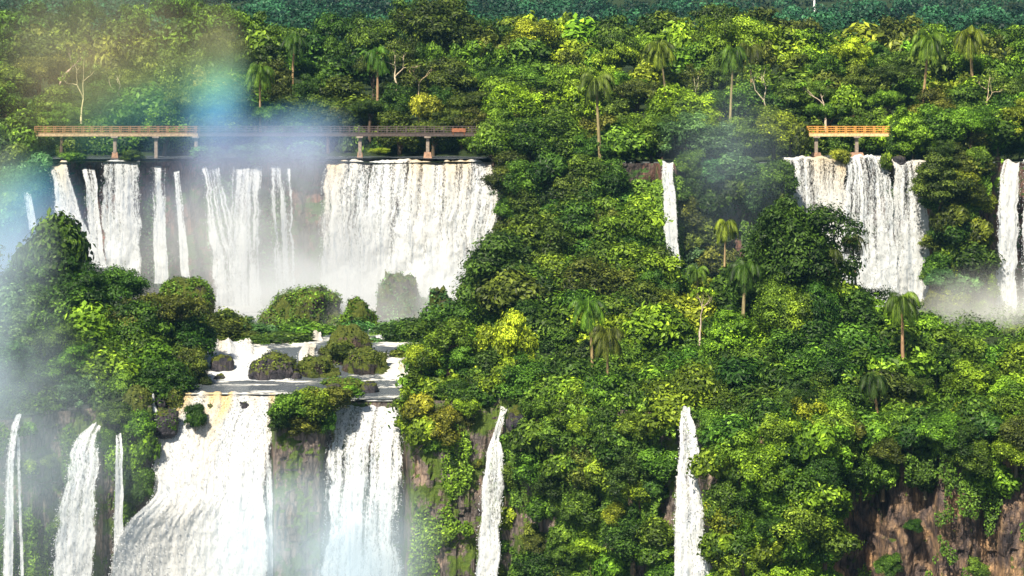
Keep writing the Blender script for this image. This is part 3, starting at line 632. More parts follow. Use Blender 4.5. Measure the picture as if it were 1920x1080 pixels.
blob('boulder', 228, 286, 722, 764, 264, 'mossy_rock', 21, 'brown mossy rocks above the bright green buttress', group='rocks at the lip of the main fall', cover='olive brown', cover_n=700, lsize=.15)
blob('boulder', 948, 995, 758, 792, 257.5, 'boulder_rock', 22, 'black wet rock beside the top of the slender fall', group='rocks at the lip of the main fall')
blob('boulder', 1672, 1700, 290, 304, 339, 'boulder_rock', 23, 'white splashed rock on the lip left of the creamy fall', group='rocks at the upper lip')
# ------------------------------------------------------------------ plants on the lips
W1 = 'at the water lips'
def shrub(px, y0, y1, wpx, D, tone, where, key=None, label=None, **k):
    h = (y1-y0)*D/F
    return plant(key or random.choice(['bush1', 'bush2', 'bush3']), px, y0, D, wpx, h, tone, where, label=label, **k)
shrub(366, 754, 806, 36, 264.5, 'deep green', W1, 'bush3', 'green teardrop bush clinging in the middle of the main fall')
shrub(322, 790, 812, 16, 264.0, 'mid green', W1, 'bush3', 'small green tuft on the ledge of the frothing side stream')
shrub(1577, 278, 306, 32, 337.6, 'golden', W1, 'bush1', 'golden green cushion bush on the right upper lip')
shrub(1662, 284, 318, 26, 336.6, 'bright green', W1, 'bush2', 'bright green bush hanging in the notch of the upper lip')
for q, y0, y1, wd, D, tn, lab in [(925,222,300,60,342,'mid green','leafy shrub hiding the right end of the long walkway'),(1500,226,290,44,341.5,'dark olive','dark shrub at the left end of the short orange walkway'),(1692,222,300,50,341.5,'mid green','green shrub at the right end of the short orange walkway'),
      (390,272,302,60,342.6,'blue-green','low bluish shrub under the third pier of the long walkway'),(250,280,304,44,342.6,'mid green','low shrub right of the first pier of the long walkway'),(480,268,304,80,342.6,'blue-green','wide bluish shrub on the lip under the middle of the long walkway'),(570,262,306,86,342.6,'blue-green','misty shrub left of the huge curtain fall'),(140,284,306,40,342.6,'mid green','small shrub on the lip at the far left falls')]:
    shrub(q, y0, y1, wd, D, tn, W1, label=lab)
shrub(714, 276, 290, 36, 343, 'yellow-green', W1, 'bush1', 'small yellow-green bush between two piers of the long walkway')
# ------------------------------------------------------------------ the walkways
def walkway(name, label, x0, x1, D, piers, secs, flared):
    e = empty(name, P((x0+x1)/2, 256, D)); tag(e, label, 'walkway'); o = P((x0+x1)/2, 256, D)
    zt, zd, zb = zof(237, D)-o[2], zof(249, D)-o[2], zof(255, D)-o[2]
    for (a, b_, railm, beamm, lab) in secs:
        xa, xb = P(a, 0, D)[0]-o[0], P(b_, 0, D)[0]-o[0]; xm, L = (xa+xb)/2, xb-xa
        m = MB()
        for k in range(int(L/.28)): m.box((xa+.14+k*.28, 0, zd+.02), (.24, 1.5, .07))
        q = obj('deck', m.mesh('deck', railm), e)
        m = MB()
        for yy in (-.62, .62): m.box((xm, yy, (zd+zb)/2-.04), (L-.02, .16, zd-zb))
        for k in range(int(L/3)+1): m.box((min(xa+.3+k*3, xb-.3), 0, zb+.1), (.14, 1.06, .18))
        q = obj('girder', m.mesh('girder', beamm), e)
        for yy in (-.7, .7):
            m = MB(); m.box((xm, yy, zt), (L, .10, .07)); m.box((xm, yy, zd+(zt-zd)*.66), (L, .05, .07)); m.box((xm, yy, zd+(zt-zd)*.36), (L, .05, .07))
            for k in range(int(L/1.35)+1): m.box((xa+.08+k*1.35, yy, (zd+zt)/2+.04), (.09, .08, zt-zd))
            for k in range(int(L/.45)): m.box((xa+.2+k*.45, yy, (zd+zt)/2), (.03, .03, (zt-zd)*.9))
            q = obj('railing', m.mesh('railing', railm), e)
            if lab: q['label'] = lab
    for px, flare in piers:
        x = P(px, 0, D)[0]-o[0]; m = MB(); h = 11.9+o[2]; zc = zb-h/2-.05
        m.box((x, 0, zb-.14), (.95, 1.6, .24)); m.box((x, 0, zb-.27-(h-.27)/2), (.46, .7, h-.27))
        q = obj('pier', m.mesh('pier', 'concrete'), e)
        if flare:
            f = MB(); f.box((x, 0, -h+.75), (flare, flare*.9, 1.6), taper=.62); obj('footing', f.mesh('footing', 'red_concrete'), q)
    return e
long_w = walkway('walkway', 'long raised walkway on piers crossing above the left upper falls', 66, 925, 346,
        [(216, 1.2), (293, 0), (368, 0), (675, 1.0), (802, 1.5)], [(66, 372, 'orange_wood', 'pale_beam', 'orange wooden railing'), (372, 925, 'dark_brown', 'dark_brown', 'dark railing')], True)  # right section is coloured darker than the left
m = MB(); a = P(847, 0, 345.2); b_ = P(873, 0, 345.2); m.box(((a[0]+b_[0])/2, 345.18, zof(244, 345.2)), (b_[0]-a[0], .06, .55))
m.box((a[0]+.2, 345.2, zof(247, 345.2)), (.07, .05, .9)); m.box((b_[0]-.2, 345.2, zof(247, 345.2)), (.07, .05, .9))
tag(obj('signboard', m.mesh('signboard', 'red_panel')), 'small reddish board fixed to the railing of the long walkway', 'sign')
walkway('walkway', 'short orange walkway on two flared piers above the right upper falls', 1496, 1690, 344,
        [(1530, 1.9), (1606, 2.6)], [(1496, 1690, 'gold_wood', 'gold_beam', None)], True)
m = MB(); q = P(1527, 0, 820)
m.tube([[q[0], 820, zof(48, 820)-6], [q[0], 820, zof(-40, 820)]], [.42, .36], 8)
for k in range(6): m.box((q[0], 820, zof(40-14*k, 820)), (1.2, 1.2, .12))
tag(obj('mast', m.mesh('mast', 'white_mast')), 'thin white mast rising from the far hillside forest', 'mast')
# ------------------------------------------------------------------ trees one by one
UF = 'in the upper forest'; LT = 'on the misty left bank'; CR = 'on the central and right spur'; CL = 'hanging on the cliffs'
def gtree(key, px, py, D, wpx, tone, where, gz, **k):
    """tree standing on ground height gz with its top at py"""
    hm = max(3.0, zof(py, D)-gz); return plant(key, px, py, D, wpx, hm, tone, where, **k)
def on(px, D): return float(ground_z(np.array([(px-960)*D/F]), np.array([float(D)]))[0])
def onu(px, D): return float(upper_z(np.array([(px-960)*D/F]), np.array([float(D)]))[0])
# named trees of the spur
gtree('big1', 1492, 358, 262, 158, 'deep green', CR, on(1492, 262), label='big dark tree rising in front of the right upper falls', bark='pale')
plant('round2', 958, 574, 264, 118, 14.5, 'lemon-green', CR, label='glowing lemon-yellow tree beside the dark crag')
gtree('round1', 945, 662, 263, 96, 'yellow-green', CR, on(945, 263), label='yellow-green tree just under the glowing lemon-yellow one')
gtree('flat2', 800, 640, 268, 110, 'yellow-green', CR, on(800, 268), label='low feathery yellow-green tree at the right bank of the pool')
gtree('loose1', 845, 590, 266, 110, 'mid green', CR, on(845, 266), label='open green tree between the pool and the lemon-yellow tree')
# named trees of the left bank
gtree('round3', 108, 386, 292, 132, 'deep green', LT, on(108, 292), label='round misty tree standing highest on the left bank')
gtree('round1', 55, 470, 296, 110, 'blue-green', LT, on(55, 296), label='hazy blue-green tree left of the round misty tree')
gtree('flat2', 205, 488, 288, 170, 'deep green', LT, on(205, 288), label='wide dark tree below the broad speckled upper fall')
gtree('flat1', 300, 540, 283, 190, 'dark olive', LT, on(300, 283), label='dark olive umbrella tree sloping down to the rapids')
gtree('round2', 330, 620, 281, 100, 'dark olive', LT, on(330, 281), label='dark olive tree over the slate blue rock slab')
gtree('round3', 175, 560, 281, 150, 'bright green', LT, on(175, 281), label='bright green tree in the middle of the left bank')
gtree('round1', 265, 632, 275, 140, 'mid green', LT, on(265, 275), label='leafy green tree low on the left bank beside the shaded hollow')
gtree('round2', 120, 600, 276, 120, 'mid green', LT, on(120, 276), label='misty green tree above the arching fall')
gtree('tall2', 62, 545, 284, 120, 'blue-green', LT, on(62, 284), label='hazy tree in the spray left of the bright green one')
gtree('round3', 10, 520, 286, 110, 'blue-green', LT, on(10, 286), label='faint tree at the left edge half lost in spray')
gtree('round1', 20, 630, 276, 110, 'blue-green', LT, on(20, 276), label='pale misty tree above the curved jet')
gtree('round3', 195, 650, 270, 110, 'bright green', LT, on(195, 270), label='bright green tree overhanging the rocks at the cliff edge')
gtree('round2', 75, 668, 270, 100, 'mid green', LT, on(75, 270), label='misty tree at the cliff edge right of the curved jet')
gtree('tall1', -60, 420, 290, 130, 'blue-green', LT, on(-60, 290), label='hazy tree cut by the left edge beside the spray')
gtree('round2', 145, 700, 266.5, 80, 'blue-green', LT, on(145, 267), label='small leafy tree right above the arching fall')
gtree('round3', 420, 574, 302, 86, 'dark olive', LT, on(420, 302), label='rounded dull green tree behind the stepped rapids')
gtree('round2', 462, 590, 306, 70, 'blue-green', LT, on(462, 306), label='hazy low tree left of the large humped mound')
SH = 'on the middle shelf'
for q, y, D, wd, kk, tn in [(95,452,290,120,'spray2','deep green'),(150,500,286,120,'round1','deep green'),(245,560,280,130,'tall2','deep green'),(350,585,284,110,'round1','deep green'),(100,545,282,120,'spray1','mid green'),(225,690,267,90,'round2','mid green'),(300,672,270,110,'round1','deep green'),(250,610,276,120,'spray2','mid green'),(150,640,271,110,'round2','mid green'),(355,650,277,80,'round2','dark olive')]:
    plant(kk, q, y, D, wd, 9, tn, LT)
shrub(525, 622, 668, 120, 298, 'mid green', SH, 'bush3', 'broad soft green bush between the rapids and the crooked chute')
shrub(575, 608, 650, 90, 303, 'mid green', SH, 'bush2', 'hazy green bush behind the crooked chute')
shrub(762, 596, 650, 90, 299, 'deep green', SH, 'bush1', 'round dark green bush right of the narrow right chute')
shrub(748, 655, 695, 60, 290, 'dark olive', SH, 'bush2', 'olive bush leaning over the small foaming step')
shrub(640, 640, 672, 54, 285.5, 'dark olive', SH, 'bush2', 'olive bush growing on the face of the peaked mound')
# buttress between the two big lower falls
BT = 'on the buttress between the two big lower falls'
for i, (px, y0, y1, wd, t) in enumerate([(545, 732, 790, 70, 'mid green'), (590, 724, 780, 74, 'bright green'), (628, 722, 765, 62, 'olive brown'), (530, 760, 810, 50, 'deep green'), (575, 770, 820, 64, 'olive brown'), (610, 765, 812, 46, 'mid green'), (655, 722, 748, 46, 'bright green')]):
    shrub(px, y0, y1, wd, 262.3+.6*(i % 3)+(3 if px > 640 else 0), t, BT)
MB_ = 'on the bright mossy buttress'
for i, (px, y0, y1, wd, t) in enumerate([(215, 752, 800, 60, 'mid green'), (255, 765, 825, 62, 'bright green'), (272, 800, 870, 48, 'bright green'), (240, 822, 900, 60, 'bright green'), (262, 870, 940, 54, 'mid green'), (236, 905, 975, 44, 'mid green'), (202, 800, 850, 36, 'mid green')]):
    shrub(px, y0, y1, wd, 262.0+.4*(i % 2), t, MB_)

# fill of the spur: rows from the silhouette down to the cliff edge
SIL = [(780,665),(830,610),(900,590),(925,470),(960,430),(1010,395),(1100,380),(1190,400),(1225,455),(1262,502),(1290,515),(1340,520),(1420,470),(1450,470),(1560,500),(1620,545),(1700,560),(1750,596),(1800,622),(1860,640),(1890,612),(1960,640),(2100,600)]
FRONT = [(780,700),(860,700),(930,760),(1000,740),(1100,745),(1250,750),(1400,790),(1560,790),(1700,760),(1800,745),(1920,745),(2100,740)]
DB = [(780,275),(900,280),(960,300),(1100,304),(1250,300),(1350,276),(1500,266),(1700,262),(1920,262),(2100,260)]
tones = ['mid green', 'bright green', 'yellow-green', 'deep green', 'mid green', 'deep green', 'bright green', 'mid green', 'mid green', 'dark olive']
kinds = ['round1', 'round2', 'round3', 'tall1', 'tall2', 'round1', 'round2', 'round3', 'loose1', 'flat2', 'tall1', 'spray1', 'spray2', 'spray1', 'spray2']
px = 800.0; col = 0
while px < 1990:
    ys, yf = float(ip(px, SIL)), float(ip(px, FRONT)); df, db = float(Dc(px))+2.2, float(ip(px, DB))
    nrow = max(3, int(round((yf-ys)/54))+1)
    for k in range(nrow):
        t = k/(nrow-1)
        q = px+random.uniform(-20, 20)+(30 if k % 2 else 0)
        if k == 0: ys_ = float(ip(q, SIL))+random.uniform(0, 12)
        else: ys_ = ys+(yf-ys)*t+random.uniform(-14, 14)
        D = db+(df-db)*t**1.1+random.uniform(-1.5, 1.5)
        if 880 < q < 1015 and 540 < ys_ < 700 or ys_ > 690 and 905 < q < 1000: continue
        if abs(q-1285) < 34 and ys_ > 690: ys_ = 690
        wd = random.uniform(86, 200)*(250/D)**.5; ys_ -= max(0, wd-120)*.3
        kk = random.choice(kinds); tn = random.choice(tones)
        if 950 < q < 1280 and ys_ < 545: tn = random.choice(['deep green', 'mid green', 'dark olive', 'bright green', 'olive brown'])
        hm = max(4.5, min(zof(ys_, D)-on(q, D), 17))
        plant(kk, q, ys_, D, wd, hm, tn, CR)
    px += 66; col += 1
for q, y, D, wd, kk, tn in [(890,690,263.5,74,'round1','dark olive'),(1020,735,256,80,'round2','mid green'),(870,640,265,90,'round2','mid green'),(860,700,262.5,84,'round1','mid green'),(810,705,264,66,'round2','deep green'),(925,640,264,80,'round3','deep green')]:
    plant(kk, q, y, D, wd, 5, tn, CR)
for q, y0, y1, wd, D, tn in [(500,628,662,90,297,'mid green'),(560,622,655,80,298,'deep green'),(735,622,660,60,304,'mid green'),(780,640,690,70,292,'mid green'),(450,618,646,80,299,'dark olive'),(360,600,660,80,296,'dark olive'),(410,590,640,110,300,'dark olive'),(455,600,640,80,303,'blue-green'),(500,608,648,90,306,'blue-green'),(560,598,650,100,307,'mid green'),(610,606,655,80,308,'mid green'),(668,600,650,90,309,'blue-green'),(735,598,650,80,308,'blue-green'),(790,590,650,90,300,'deep green'),(700,618,660,60,305,'mid green'),(860,560,640,90,298,'deep green'),(900,540,620,90,298,'mid green')]:
    plant(random.choice(['bush1', 'bush2', 'bush3']), q, y0, D, wd, (y1-y0)*D/F, tn, 'on the middle shelf')
px = 985.0
while px < 1990:
    D = float(Dc(px))+random.uniform(1, 6); ry = pyof(float(ip(px, RIM)), D)
    if abs(px-1287) > 62:
        plant(random.choice(kinds), px, ry-random.uniform(42, 88), D, random.uniform(92, 124), 5, random.choice(tones), CR)
    px += random.uniform(36, 48)
for q, y, D, wd, kk, tn in [(915,668,263.6,84,'round3','mid green'),(1005,690,261,90,'round1','bright green')]:
    plant(kk, q, y, D, wd, 5, tn, CR, cliffy=True)
for q, y, D, wd, tn in [(985,400,300,170,'bright green'),(1068,356,304,190,'mid green'),(1156,360,304,190,'bright green'),(1020,480,290,180,'bright green'),(1110,462,291,180,'mid green'),(1200,446,293,150,'bright green'),(1455,505,257,84,'mid green'),(1530,520,257,80,'deep green'),(1495,535,256,90,'bright green'),(1150,745,246,100,'mid green'),(1000,420,300,120,'mid green'),(1075,372,303,130,'deep green'),(1150,376,304,124,'mid green'),(1040,470,292,130,'bright green'),(1125,450,294,140,'mid green'),(1195,440,296,110,'deep green'),(960,500,288,100,'mid green'),(1225,500,288,100,'deep green'),(985,560,280,110,'deep green'),(1075,540,282,130,'mid green'),(1170,550,280,130,'mid green')]:
    plant(random.choice(['round1', 'round2', 'tall1', 'tall2']), q, y, D, wd, 11, tn, CR)
# shrubs clothing the lower cliff under the spur
def cover_cliff(x0, x1, yfun0, yfun1, dfun, stepx, stepy, wd, tonesel, where, prob=1.0, D_off=-.6, big=0):
    px = x0; c = 0
    while px < x1:
        y = yfun0(px)+(stepy/2 if c % 2 else 0)
        while y < yfun1(px):
            if random.random() < prob:
                q = px+random.uniform(-.3, .3)*stepx; yy = y+random.uniform(-.3, .3)*stepy; D = float(dfun(q))+D_off+random.uniform(-.6, .3)
                w_ = wd*random.uniform(.75, 1.3)
                if big and random.random() < .38:
                    plant(random.choice(['round1', 'round2', 'round3', 'loose1', 'tall1', 'tall2']), q, yy-12, D-random.uniform(0, 2.2), w_*1.3, 3, random.choice(tonesel), where, cliffy=True)
                else:
                    plant(random.choice(['bush1', 'bush2', 'bush3']), q, yy, D-random.uniform(0, 1.2)*big, w_, w_*random.uniform(.6, .95)*D/F, random.choice(tonesel), where, lean=(random.uniform(.1, .5), 0), rz=random.uniform(-.5, .5))
            y += stepy
        px += stepx; c += 1
EDGE = [(780,762),(930,800),(1000,830),(1250,1000),(1320,1060),(1400,1100),(1500,1030),(1560,900),(1600,860),(1680,855),(1740,800),(1800,870),(1850,840),(1920,850),(2060,850)]
cover_cliff(1010, 1244, lambda p: 772, lambda p: 1110, Dc, 46, 44, 66, ['mid green', 'bright green', 'yellow-green', 'deep green', 'olive brown', 'mid green'], 'clothing the lower cliff left of the slim fall', .85, -.8, 1)
cover_cliff(1356, 1570, lambda p: 790, lambda p: float(ip(p, [(1336, 1110), (1560, 1110), (1561, 960), (1600, 950)])), Dc, 46, 44, 72, ['mid green', 'bright green', 'deep green', 'yellow-green', 'bright green'], 'clothing the lower cliff right of the slim fall', .97, -1.6, 1.5)
cover_cliff(1560, 2060, lambda p: 775, lambda p: float(ip(p, EDGE))-34, Dc, 50, 34, 70, ['mid green', 'deep green', 'dark olive', 'bright green'], 'along the top edge of the shaded cliff', 1, -1.2)
cover_cliff(1600, 1960, lambda p: 1000 if p < 1700 else 930, lambda p: 1100, Dc, 62, 60, 42, ['mid green', 'bright green', 'deep green'], 'low on the shaded cliff', .38, -1.2)
for q, y, wd, kk, tn in [(1600,850,90,'round1','deep green'),(1655,835,90,'spray1','mid green'),(1735,845,84,'spray2','deep green'),(1790,800,80,'round2','mid green'),(1858,850,110,'round3','bright green'),(1905,800,90,'round1','yellow-green'),(1560,900,80,'spray1','mid green')]:
    plant(kk, q, y, float(Dc(q))-1.0, wd, 3, tn, 'along the top edge of the shaded cliff', cliffy=True)
cover_cliff(778, 905, lambda p: 775, lambda p: 1100, Dc, 42, 62, 38, ['mid green', 'olive brown', 'bright green', 'deep green'], 'on the rock wall left of the slender fall', .26, -.2)
cover_cliff(955, 1010, lambda p: 850, lambda p: 1100, Dc, 38, 50, 46, ['mid green', 'olive brown', 'yellow-green'], 'on the rock wall right of the slender fall', .8, -.3)
cover_cliff(60, 120, lambda p: 800, lambda p: 1060, Dc, 40, 66, 36, ['mid green', 'bright green'], 'on the misty cliff beside the curved jet', .6, -.3)
cover_cliff(790, 896, lambda p: 735, lambda p: 775, Dc, 40, 30, 60, ['mid green', 'olive brown', 'yellow-green', 'golden'], 'along the cliff edge left of the slender fall', 1, -.2)
# upper cliff greenery
du = lambda p: float(ip(p, DU))
cover_cliff(950, 1180, lambda p: 286, lambda p: float(ip(p, [(950, 430), (1100, 400), (1190, 320), (1236, 300)])), du, 40, 40, 62, ['deep green', 'deep green', 'mid green', 'dark olive'], 'hanging on the upper cliff left of the single slim fall', 1, -1.8, 1)
cover_cliff(1300, 1470, lambda p: 286, lambda p: float(ip(p, [(1280, 500), (1350, 500), (1370, 340), (1430, 340), (1431, 430), (1470, 430)])), du, 38, 34, 60, ['blue-green', 'mid green', 'blue-green', 'deep green', 'olive brown'], 'hanging on the hazy upper cliff right of the single slim fall', 1, -1.5)
cover_cliff(1760, 1856, lambda p: 270, lambda p: 520, du, 36, 32, 58, ['mid green', 'deep green', 'olive brown', 'bright green', 'dark olive', 'yellow-green'], 'on the upper cliff between the creamy fall and the right edge', .9, -1.2, 1)
cover_cliff(-60, 92, lambda p: 262, lambda p: float(ip(p, [(-60, 480), (40, 400), (92, 300)])), du, 42, 40, 64, ['mid green', 'blue-green', 'olive brown'], 'at the left end of the long walkway', .95, -1.2)
cover_cliff(1744, 1990, lambda p: 610, lambda p: 650, lambda p: 312-0*p, 40, 26, 60, ['mid green', 'blue-green', 'olive brown'], 'on the misty slope beside the right upper falls', .9, -1.2)
cover_cliff(1754, 1846, lambda p: 500, lambda p: 620, lambda p: 333-0*p, 34, 30, 60, ['mid green', 'blue-green', 'olive brown', 'yellow-green'], 'on the misty slope beside the right upper falls', .9, -1.2)
# ------------------------------------------------------------------ upper forest
BANDS = [  # distance, canopy row y, spacing, width, height range
    (352, 205, 62, 92), (360, 165, 66, 98), (370, 128, 66, 100), (382, 92, 66, 100), (396, 62, 66, 100), (414, 38, 68, 104)]
EDGE_Y = [(-150,30),(0,10),(120,-8),(280,12),(340,-6),(450,8),(540,38),(640,36),(700,24),(760,2),(850,-4),(900,22),(960,30),(1060,32),(1120,30),(1270,10),(1310,-6),(1420,4),(1500,34),(1560,44),(1640,40),(1740,46),(1900,52),(2070,46)]
for bi, (D0, yc, step, wd) in enumerate(BANDS):
    px = -130+random.uniform(0, 30)
    while px < 2060:
        D = D0+random.uniform(-3, 4); lift = float(ip(px, EDGE_Y))-38; f = bi/5
        y = yc+lift*f+random.uniform(-13, 13)
        if bi == 5: y = float(ip(px, EDGE_Y))+random.uniform(-6, 10)
        if px < 560: tn = random.choice(['mid green', 'olive brown', 'dark olive', 'mid green', 'deep green'])
        elif px < 920: tn = random.choice(['deep green', 'dark olive', 'mid green', 'dark olive', 'deep green'])
        else: tn = random.choice(['mid green', 'yellow-green', 'bright green', 'dark olive', 'olive brown', 'mid green'])
        kk = random.choice(['round1', 'round2', 'flat1', 'flat2', 'round3', 'loose1', 'flat1', 'spray1', 'spray2', 'tall2'])
        gz = onu(px, D); hm = min(16, max(5, zof(y, D)-gz))
        under = (bi == 0 and (60 < px < 925 or 1500 < px < 1690))
        if under: D += 4; y = 196+random.uniform(-10, 10); hm = min(12, zof(y, D)-gz)
        plant(kk, px, y-random.choice([0, 0, 0, 14]), D, wd*random.uniform(.7, 1.4), hm, tn, UF)
        px += step*random.uniform(.7, 1.3)
# low bushes closing the forest foot behind the walkways
px = -60
while px < 2000:
    if not (940 < px < 1460):
        y = 236+random.uniform(-6, 10); D = 357+random.uniform(-1, 2)
        if 930 < px < 1500 or px > 1690 or px < 60: D = 345; y = 225+random.uniform(-14, 14)
        plant(random.choice(['bush1', 'bush2', 'bush3']), px, y, D, random.uniform(56, 86), random.uniform(4.0, 5.4), random.choice(['deep green', 'mid green', 'dark olive', 'mid green']), 'along the forest foot by the walkways')
    px += 50*random.uniform(.8, 1.2)
# spur of trees coming to the lip between the falls
for q, y, D, wd, kk, tn in [(945,200,345,100,'round2','bright green'),(960,150,352,110,'round1','yellow-green'),(1000,215,342,110,'round1','deep green'),(1050,190,343,110,'tall1','mid green'),(1110,250,340,90,'round2','deep green'),
        (1165,225,342,110,'round3','mid green'),(1220,215,343,90,'loose1','mid green'),(1290,205,342,110,'round2','blue-green'),(1345,225,340,100,'round1','blue-green'),(1400,215,341,95,'round2','mid green'),
        (1452,205,343,90,'round1','yellow-green'),(1715,215,341,96,'round2','yellow-green'),(1765,190,343,110,'round1','mid green'),(1820,195,342,110,'flat2','bright green'),(1870,200,343,100,'round3','mid green'),(1925,180,343,100,'round2','yellow-green'),
        (925,235,340.5,80,'round3','mid green'),(1480,215,343,60,'loose1','yellow-green')]:
    plant(kk, q, y, D, wd, min(12, max(5, zof(y, D)+11.5)), tn, 'on the wooded lip between the falls')
plant('round2', 1600, 66, 379, 84, 9, 'lemon-green', UF, label='lime-coloured domed tree standing out above the short orange walkway')
plant('flat2', 1372, 22, 385, 170, 12, 'yellow-green', UF, label='broad yellow-topped tree high above the tall palm pair')
plant('round1', 817, -14, 398, 150, 14, 'dark olive', UF, label='tallest dark domed tree breaking the skyline of the upper forest')
plant('bush1', 800, 172, 354, 50, 4.5, 'golden', UF, label='yellow-orange leaved shrub just above the right end of the long walkway')
plant('round1', 1000, 30, 392, 90, 11, 'yellow-green', UF, label='pale green domed tree at the skyline left of centre')
def Dup(yb): return float(ip(yb, [(90, 386), (128, 373), (165, 363), (205, 356), (215, 345), (260, 343)]))
def Dsp(px, yb):
    ys, yf = float(ip(px, SIL)), float(ip(px, FRONT)); t = np.clip((yb-ys)/(yf-ys), 0, 1); db = float(ip(px, DB)); return db+(float(Dc(px))+2.2-db)*t**1.1+1.0
# palms
PG = 'palms of the gorge'
for q, y, D, wd, ln, tn, kk, lab in [
    (1125,140,338.5,84,9,'mid green','palm1','palm with drooping fronds at the upper cliff edge'),
    (1243,82,Dup(150),70,6,'yellow-green','palm3','small yellowish palm poking out of the upper forest'),
    (1374,86,Dup(212),76,11,'mid green','palm2','tallest palm with long pale trunk, left of a pair'),
    (1409,84,Dup(165),70,8,'dark olive','palm1','right palm of the tall pair with paler trunk'),
    (1735,64,Dup(165),86,8.5,'bright green','palm3','orange-trunked palm above the short orange walkway'),
    (1818,54,Dup(130),80,6,'yellow-green','palm1','yellow palm near the skyline at upper right'),
    (486,125,Dup(200),70,6,'bright green','palm3','light palm rising from the rainbow mist'),
    (713,88,Dup(160),74,7,'mid green','palm2','dark feathery palm above the long walkway'),
    (552,66,Dup(120),66,6,'deep green','palm1','shaded palm crown among dark trees left of centre'),
    (1362,412,Dsp(1362, 530),66,6,'yellow-green','palm2','slim yellow palm left of the big dark tree'),
    (1398,490,Dsp(1398, 590),92,5,'deep green','palm1','shaggy dark palm below the slim yellow palm'),
    (1600,440,Dsp(1600, 535),66,5.5,'dark olive','palm2','palm silhouetted against the right upper falls'),
    (1556,462,Dsp(1556, 545),70,5,'dark olive','palm1','dark palm half hidden behind the big dark tree'),
    (1694,548,Dsp(1694, 650),92,5,'mid green','palm2','palm with two thick trunks below the creamy fall'),
    (1140,618,Dsp(1140, 735),84,5,'olive brown','palm3','brownish withered palm in the middle of the spur'),
    (1105,565,Dsp(1105, 650),80,4.5,'bright green','palm3','bright fronded palm above the brownish one'),
    (1640,700,Dsp(1640, 780),80,4,'deep green','palm2','dark low palm in the shaded hollow of the spur'),
    (1310,500,Dsp(1310, 565),56,3.5,'mid green','palm1','small palm at the left shoulder of the spur')]:
    plant(kk, q, y, D, wd, ln, tn, 'of the gorge', label=lab, group=PG, bark='tan', lean=(0, random.uniform(-.07, .07)))
# pale bare-limbed trees
for q, y, D, wd, hm, tn, kk, lab in [
    (110,78,Dup(155),76,9,'olive brown','bare1','forked white-trunked tree at upper left'),
    (152,96,Dup(205),50,10,'mid green','bare2','slim pale trunk tree right of the forked one'),
    (228,132,Dup(178),50,5,'olive brown','bare3','leaning pale branches above the orange walkway section'),
    (745,84,Dup(165),70,7,'dark olive','bare2','white twisted branches in front of dark forest'),
    (785,118,Dup(165),44,5,'dark olive','bare1','small bleached snag right of the white twisted branches'),
    (1440,120,Dup(190),60,8,'mid green','bare3','pale branching tree right of the tall palm pair'),
    (1548,150,Dup(200),56,6,'mid green','bare1','thin forked tree just above the short orange walkway'),
    (1850,130,Dup(175),56,7,'olive brown','bare2','pale limbed tree at the right end of the upper forest'),
    (1312,540,Dsp(1312, 600),50,5,'yellow-green','bare3','thin white stem tree at the left shoulder of the spur'),
    (1310,120,Dup(190),50,7,'dark olive','bare2','pale stem tree left of the tallest palm')]:
    plant(kk, q, y, D, wd, hm, tn, 'with bare pale limbs', label=lab, group='pale-limbed trees', bark='pale')
# ------------------------------------------------------------------ stuff: ivy on cliffs and far forest
def ivy(name, label, n, sampler, size, col):
    c, nn, t = sampler(n); V, Q, T = leaves(c, nn, size, .45, t)
    o = obj(name, mesh(name, V, Q, 'ivy', attrs={'tone': T})); o.color = (*col, 1); tag(o, label, kind='stuff'); return o
def cliff_sampler(x0, x1, y0, y1, D, dens, seed, out=.9):
    D = D if callable(D) else (lambda p, D=D: D+0*p)
    def f(n):
        r = np.random.default_rng(seed); q = r.uniform(x0, x1, n*3); y = r.uniform(y0, y1, n*3)
        mk = fbm(q*.014, y*.009, 0, seed, 4)+.35*fbm(q*.05, y*.02, 0, seed+4, 3); 
        ed = np.minimum(np.minimum(q-x0, x1-q)/45., (y-y0-22*(1+vn(q*.03, 0, 0, seed+8)))/40.); ok = mk > dens+.7*(1-sstep(0, 1, ed)); q, y = q[ok][:n], y[ok][:n]; mk = mk[ok][:n]
        d = D(q)-out-r.uniform(0, 1.3, len(q)); X = (q-960)*d/F
        c = np.stack([X, d, -(y-HY)*d/F], -1)
        return c, np.array([-.2, -1, .35])+0*c, np.clip(.35+.5*(mk-dens)+r.normal(0, .17, len(q)), 0, 1)
    return f
G = lambda t: TONE[t]
ivy('ivy', 'trailing green creepers on the lower cliff left of the slim fall', 26000, cliff_sampler(905, 1265, 760, 1120, Dc, -.02, 61), .2, G('mid green'))
ivy('ivy', 'patchy creepers on the rock wall right of the combed fall', 9000, cliff_sampler(745, 915, 740, 1120, Dc, .10, 68, .5), .16, G('bright green'))
ivy('ivy', 'fern and moss growth on the misty left part of the lower cliff', 15000, cliff_sampler(-60, 290, 740, 1120, Dc, .05, 62), .17, G('mid green'))
ivy('ivy', 'thick creepers covering the lower cliff right of the slim fall', 22000, cliff_sampler(1335, 1580, 770, 1120, Dc, -.25, 63, 1.2), .22, G('bright green'))
ivy('ivy', 'scattered plants on the shaded orange cliff', 10000, cliff_sampler(1570, 2050, 800, 1120, Dc, .26, 64, 1.3), .14, G('mid green'))
ivy('ivy', 'hanging greenery on the upper cliff in the middle', 26000, cliff_sampler(950, 1475, 300, 520, lambda p: ip(p, DU), -.12, 65), .25, G('mid green'))
ivy('ivy', 'green growth on the upper cliff near the right edge', 12000, cliff_sampler(1742, 1880, 300, 600, lambda p: ip(p, DU), -.10, 66), .25, G('mid green'))
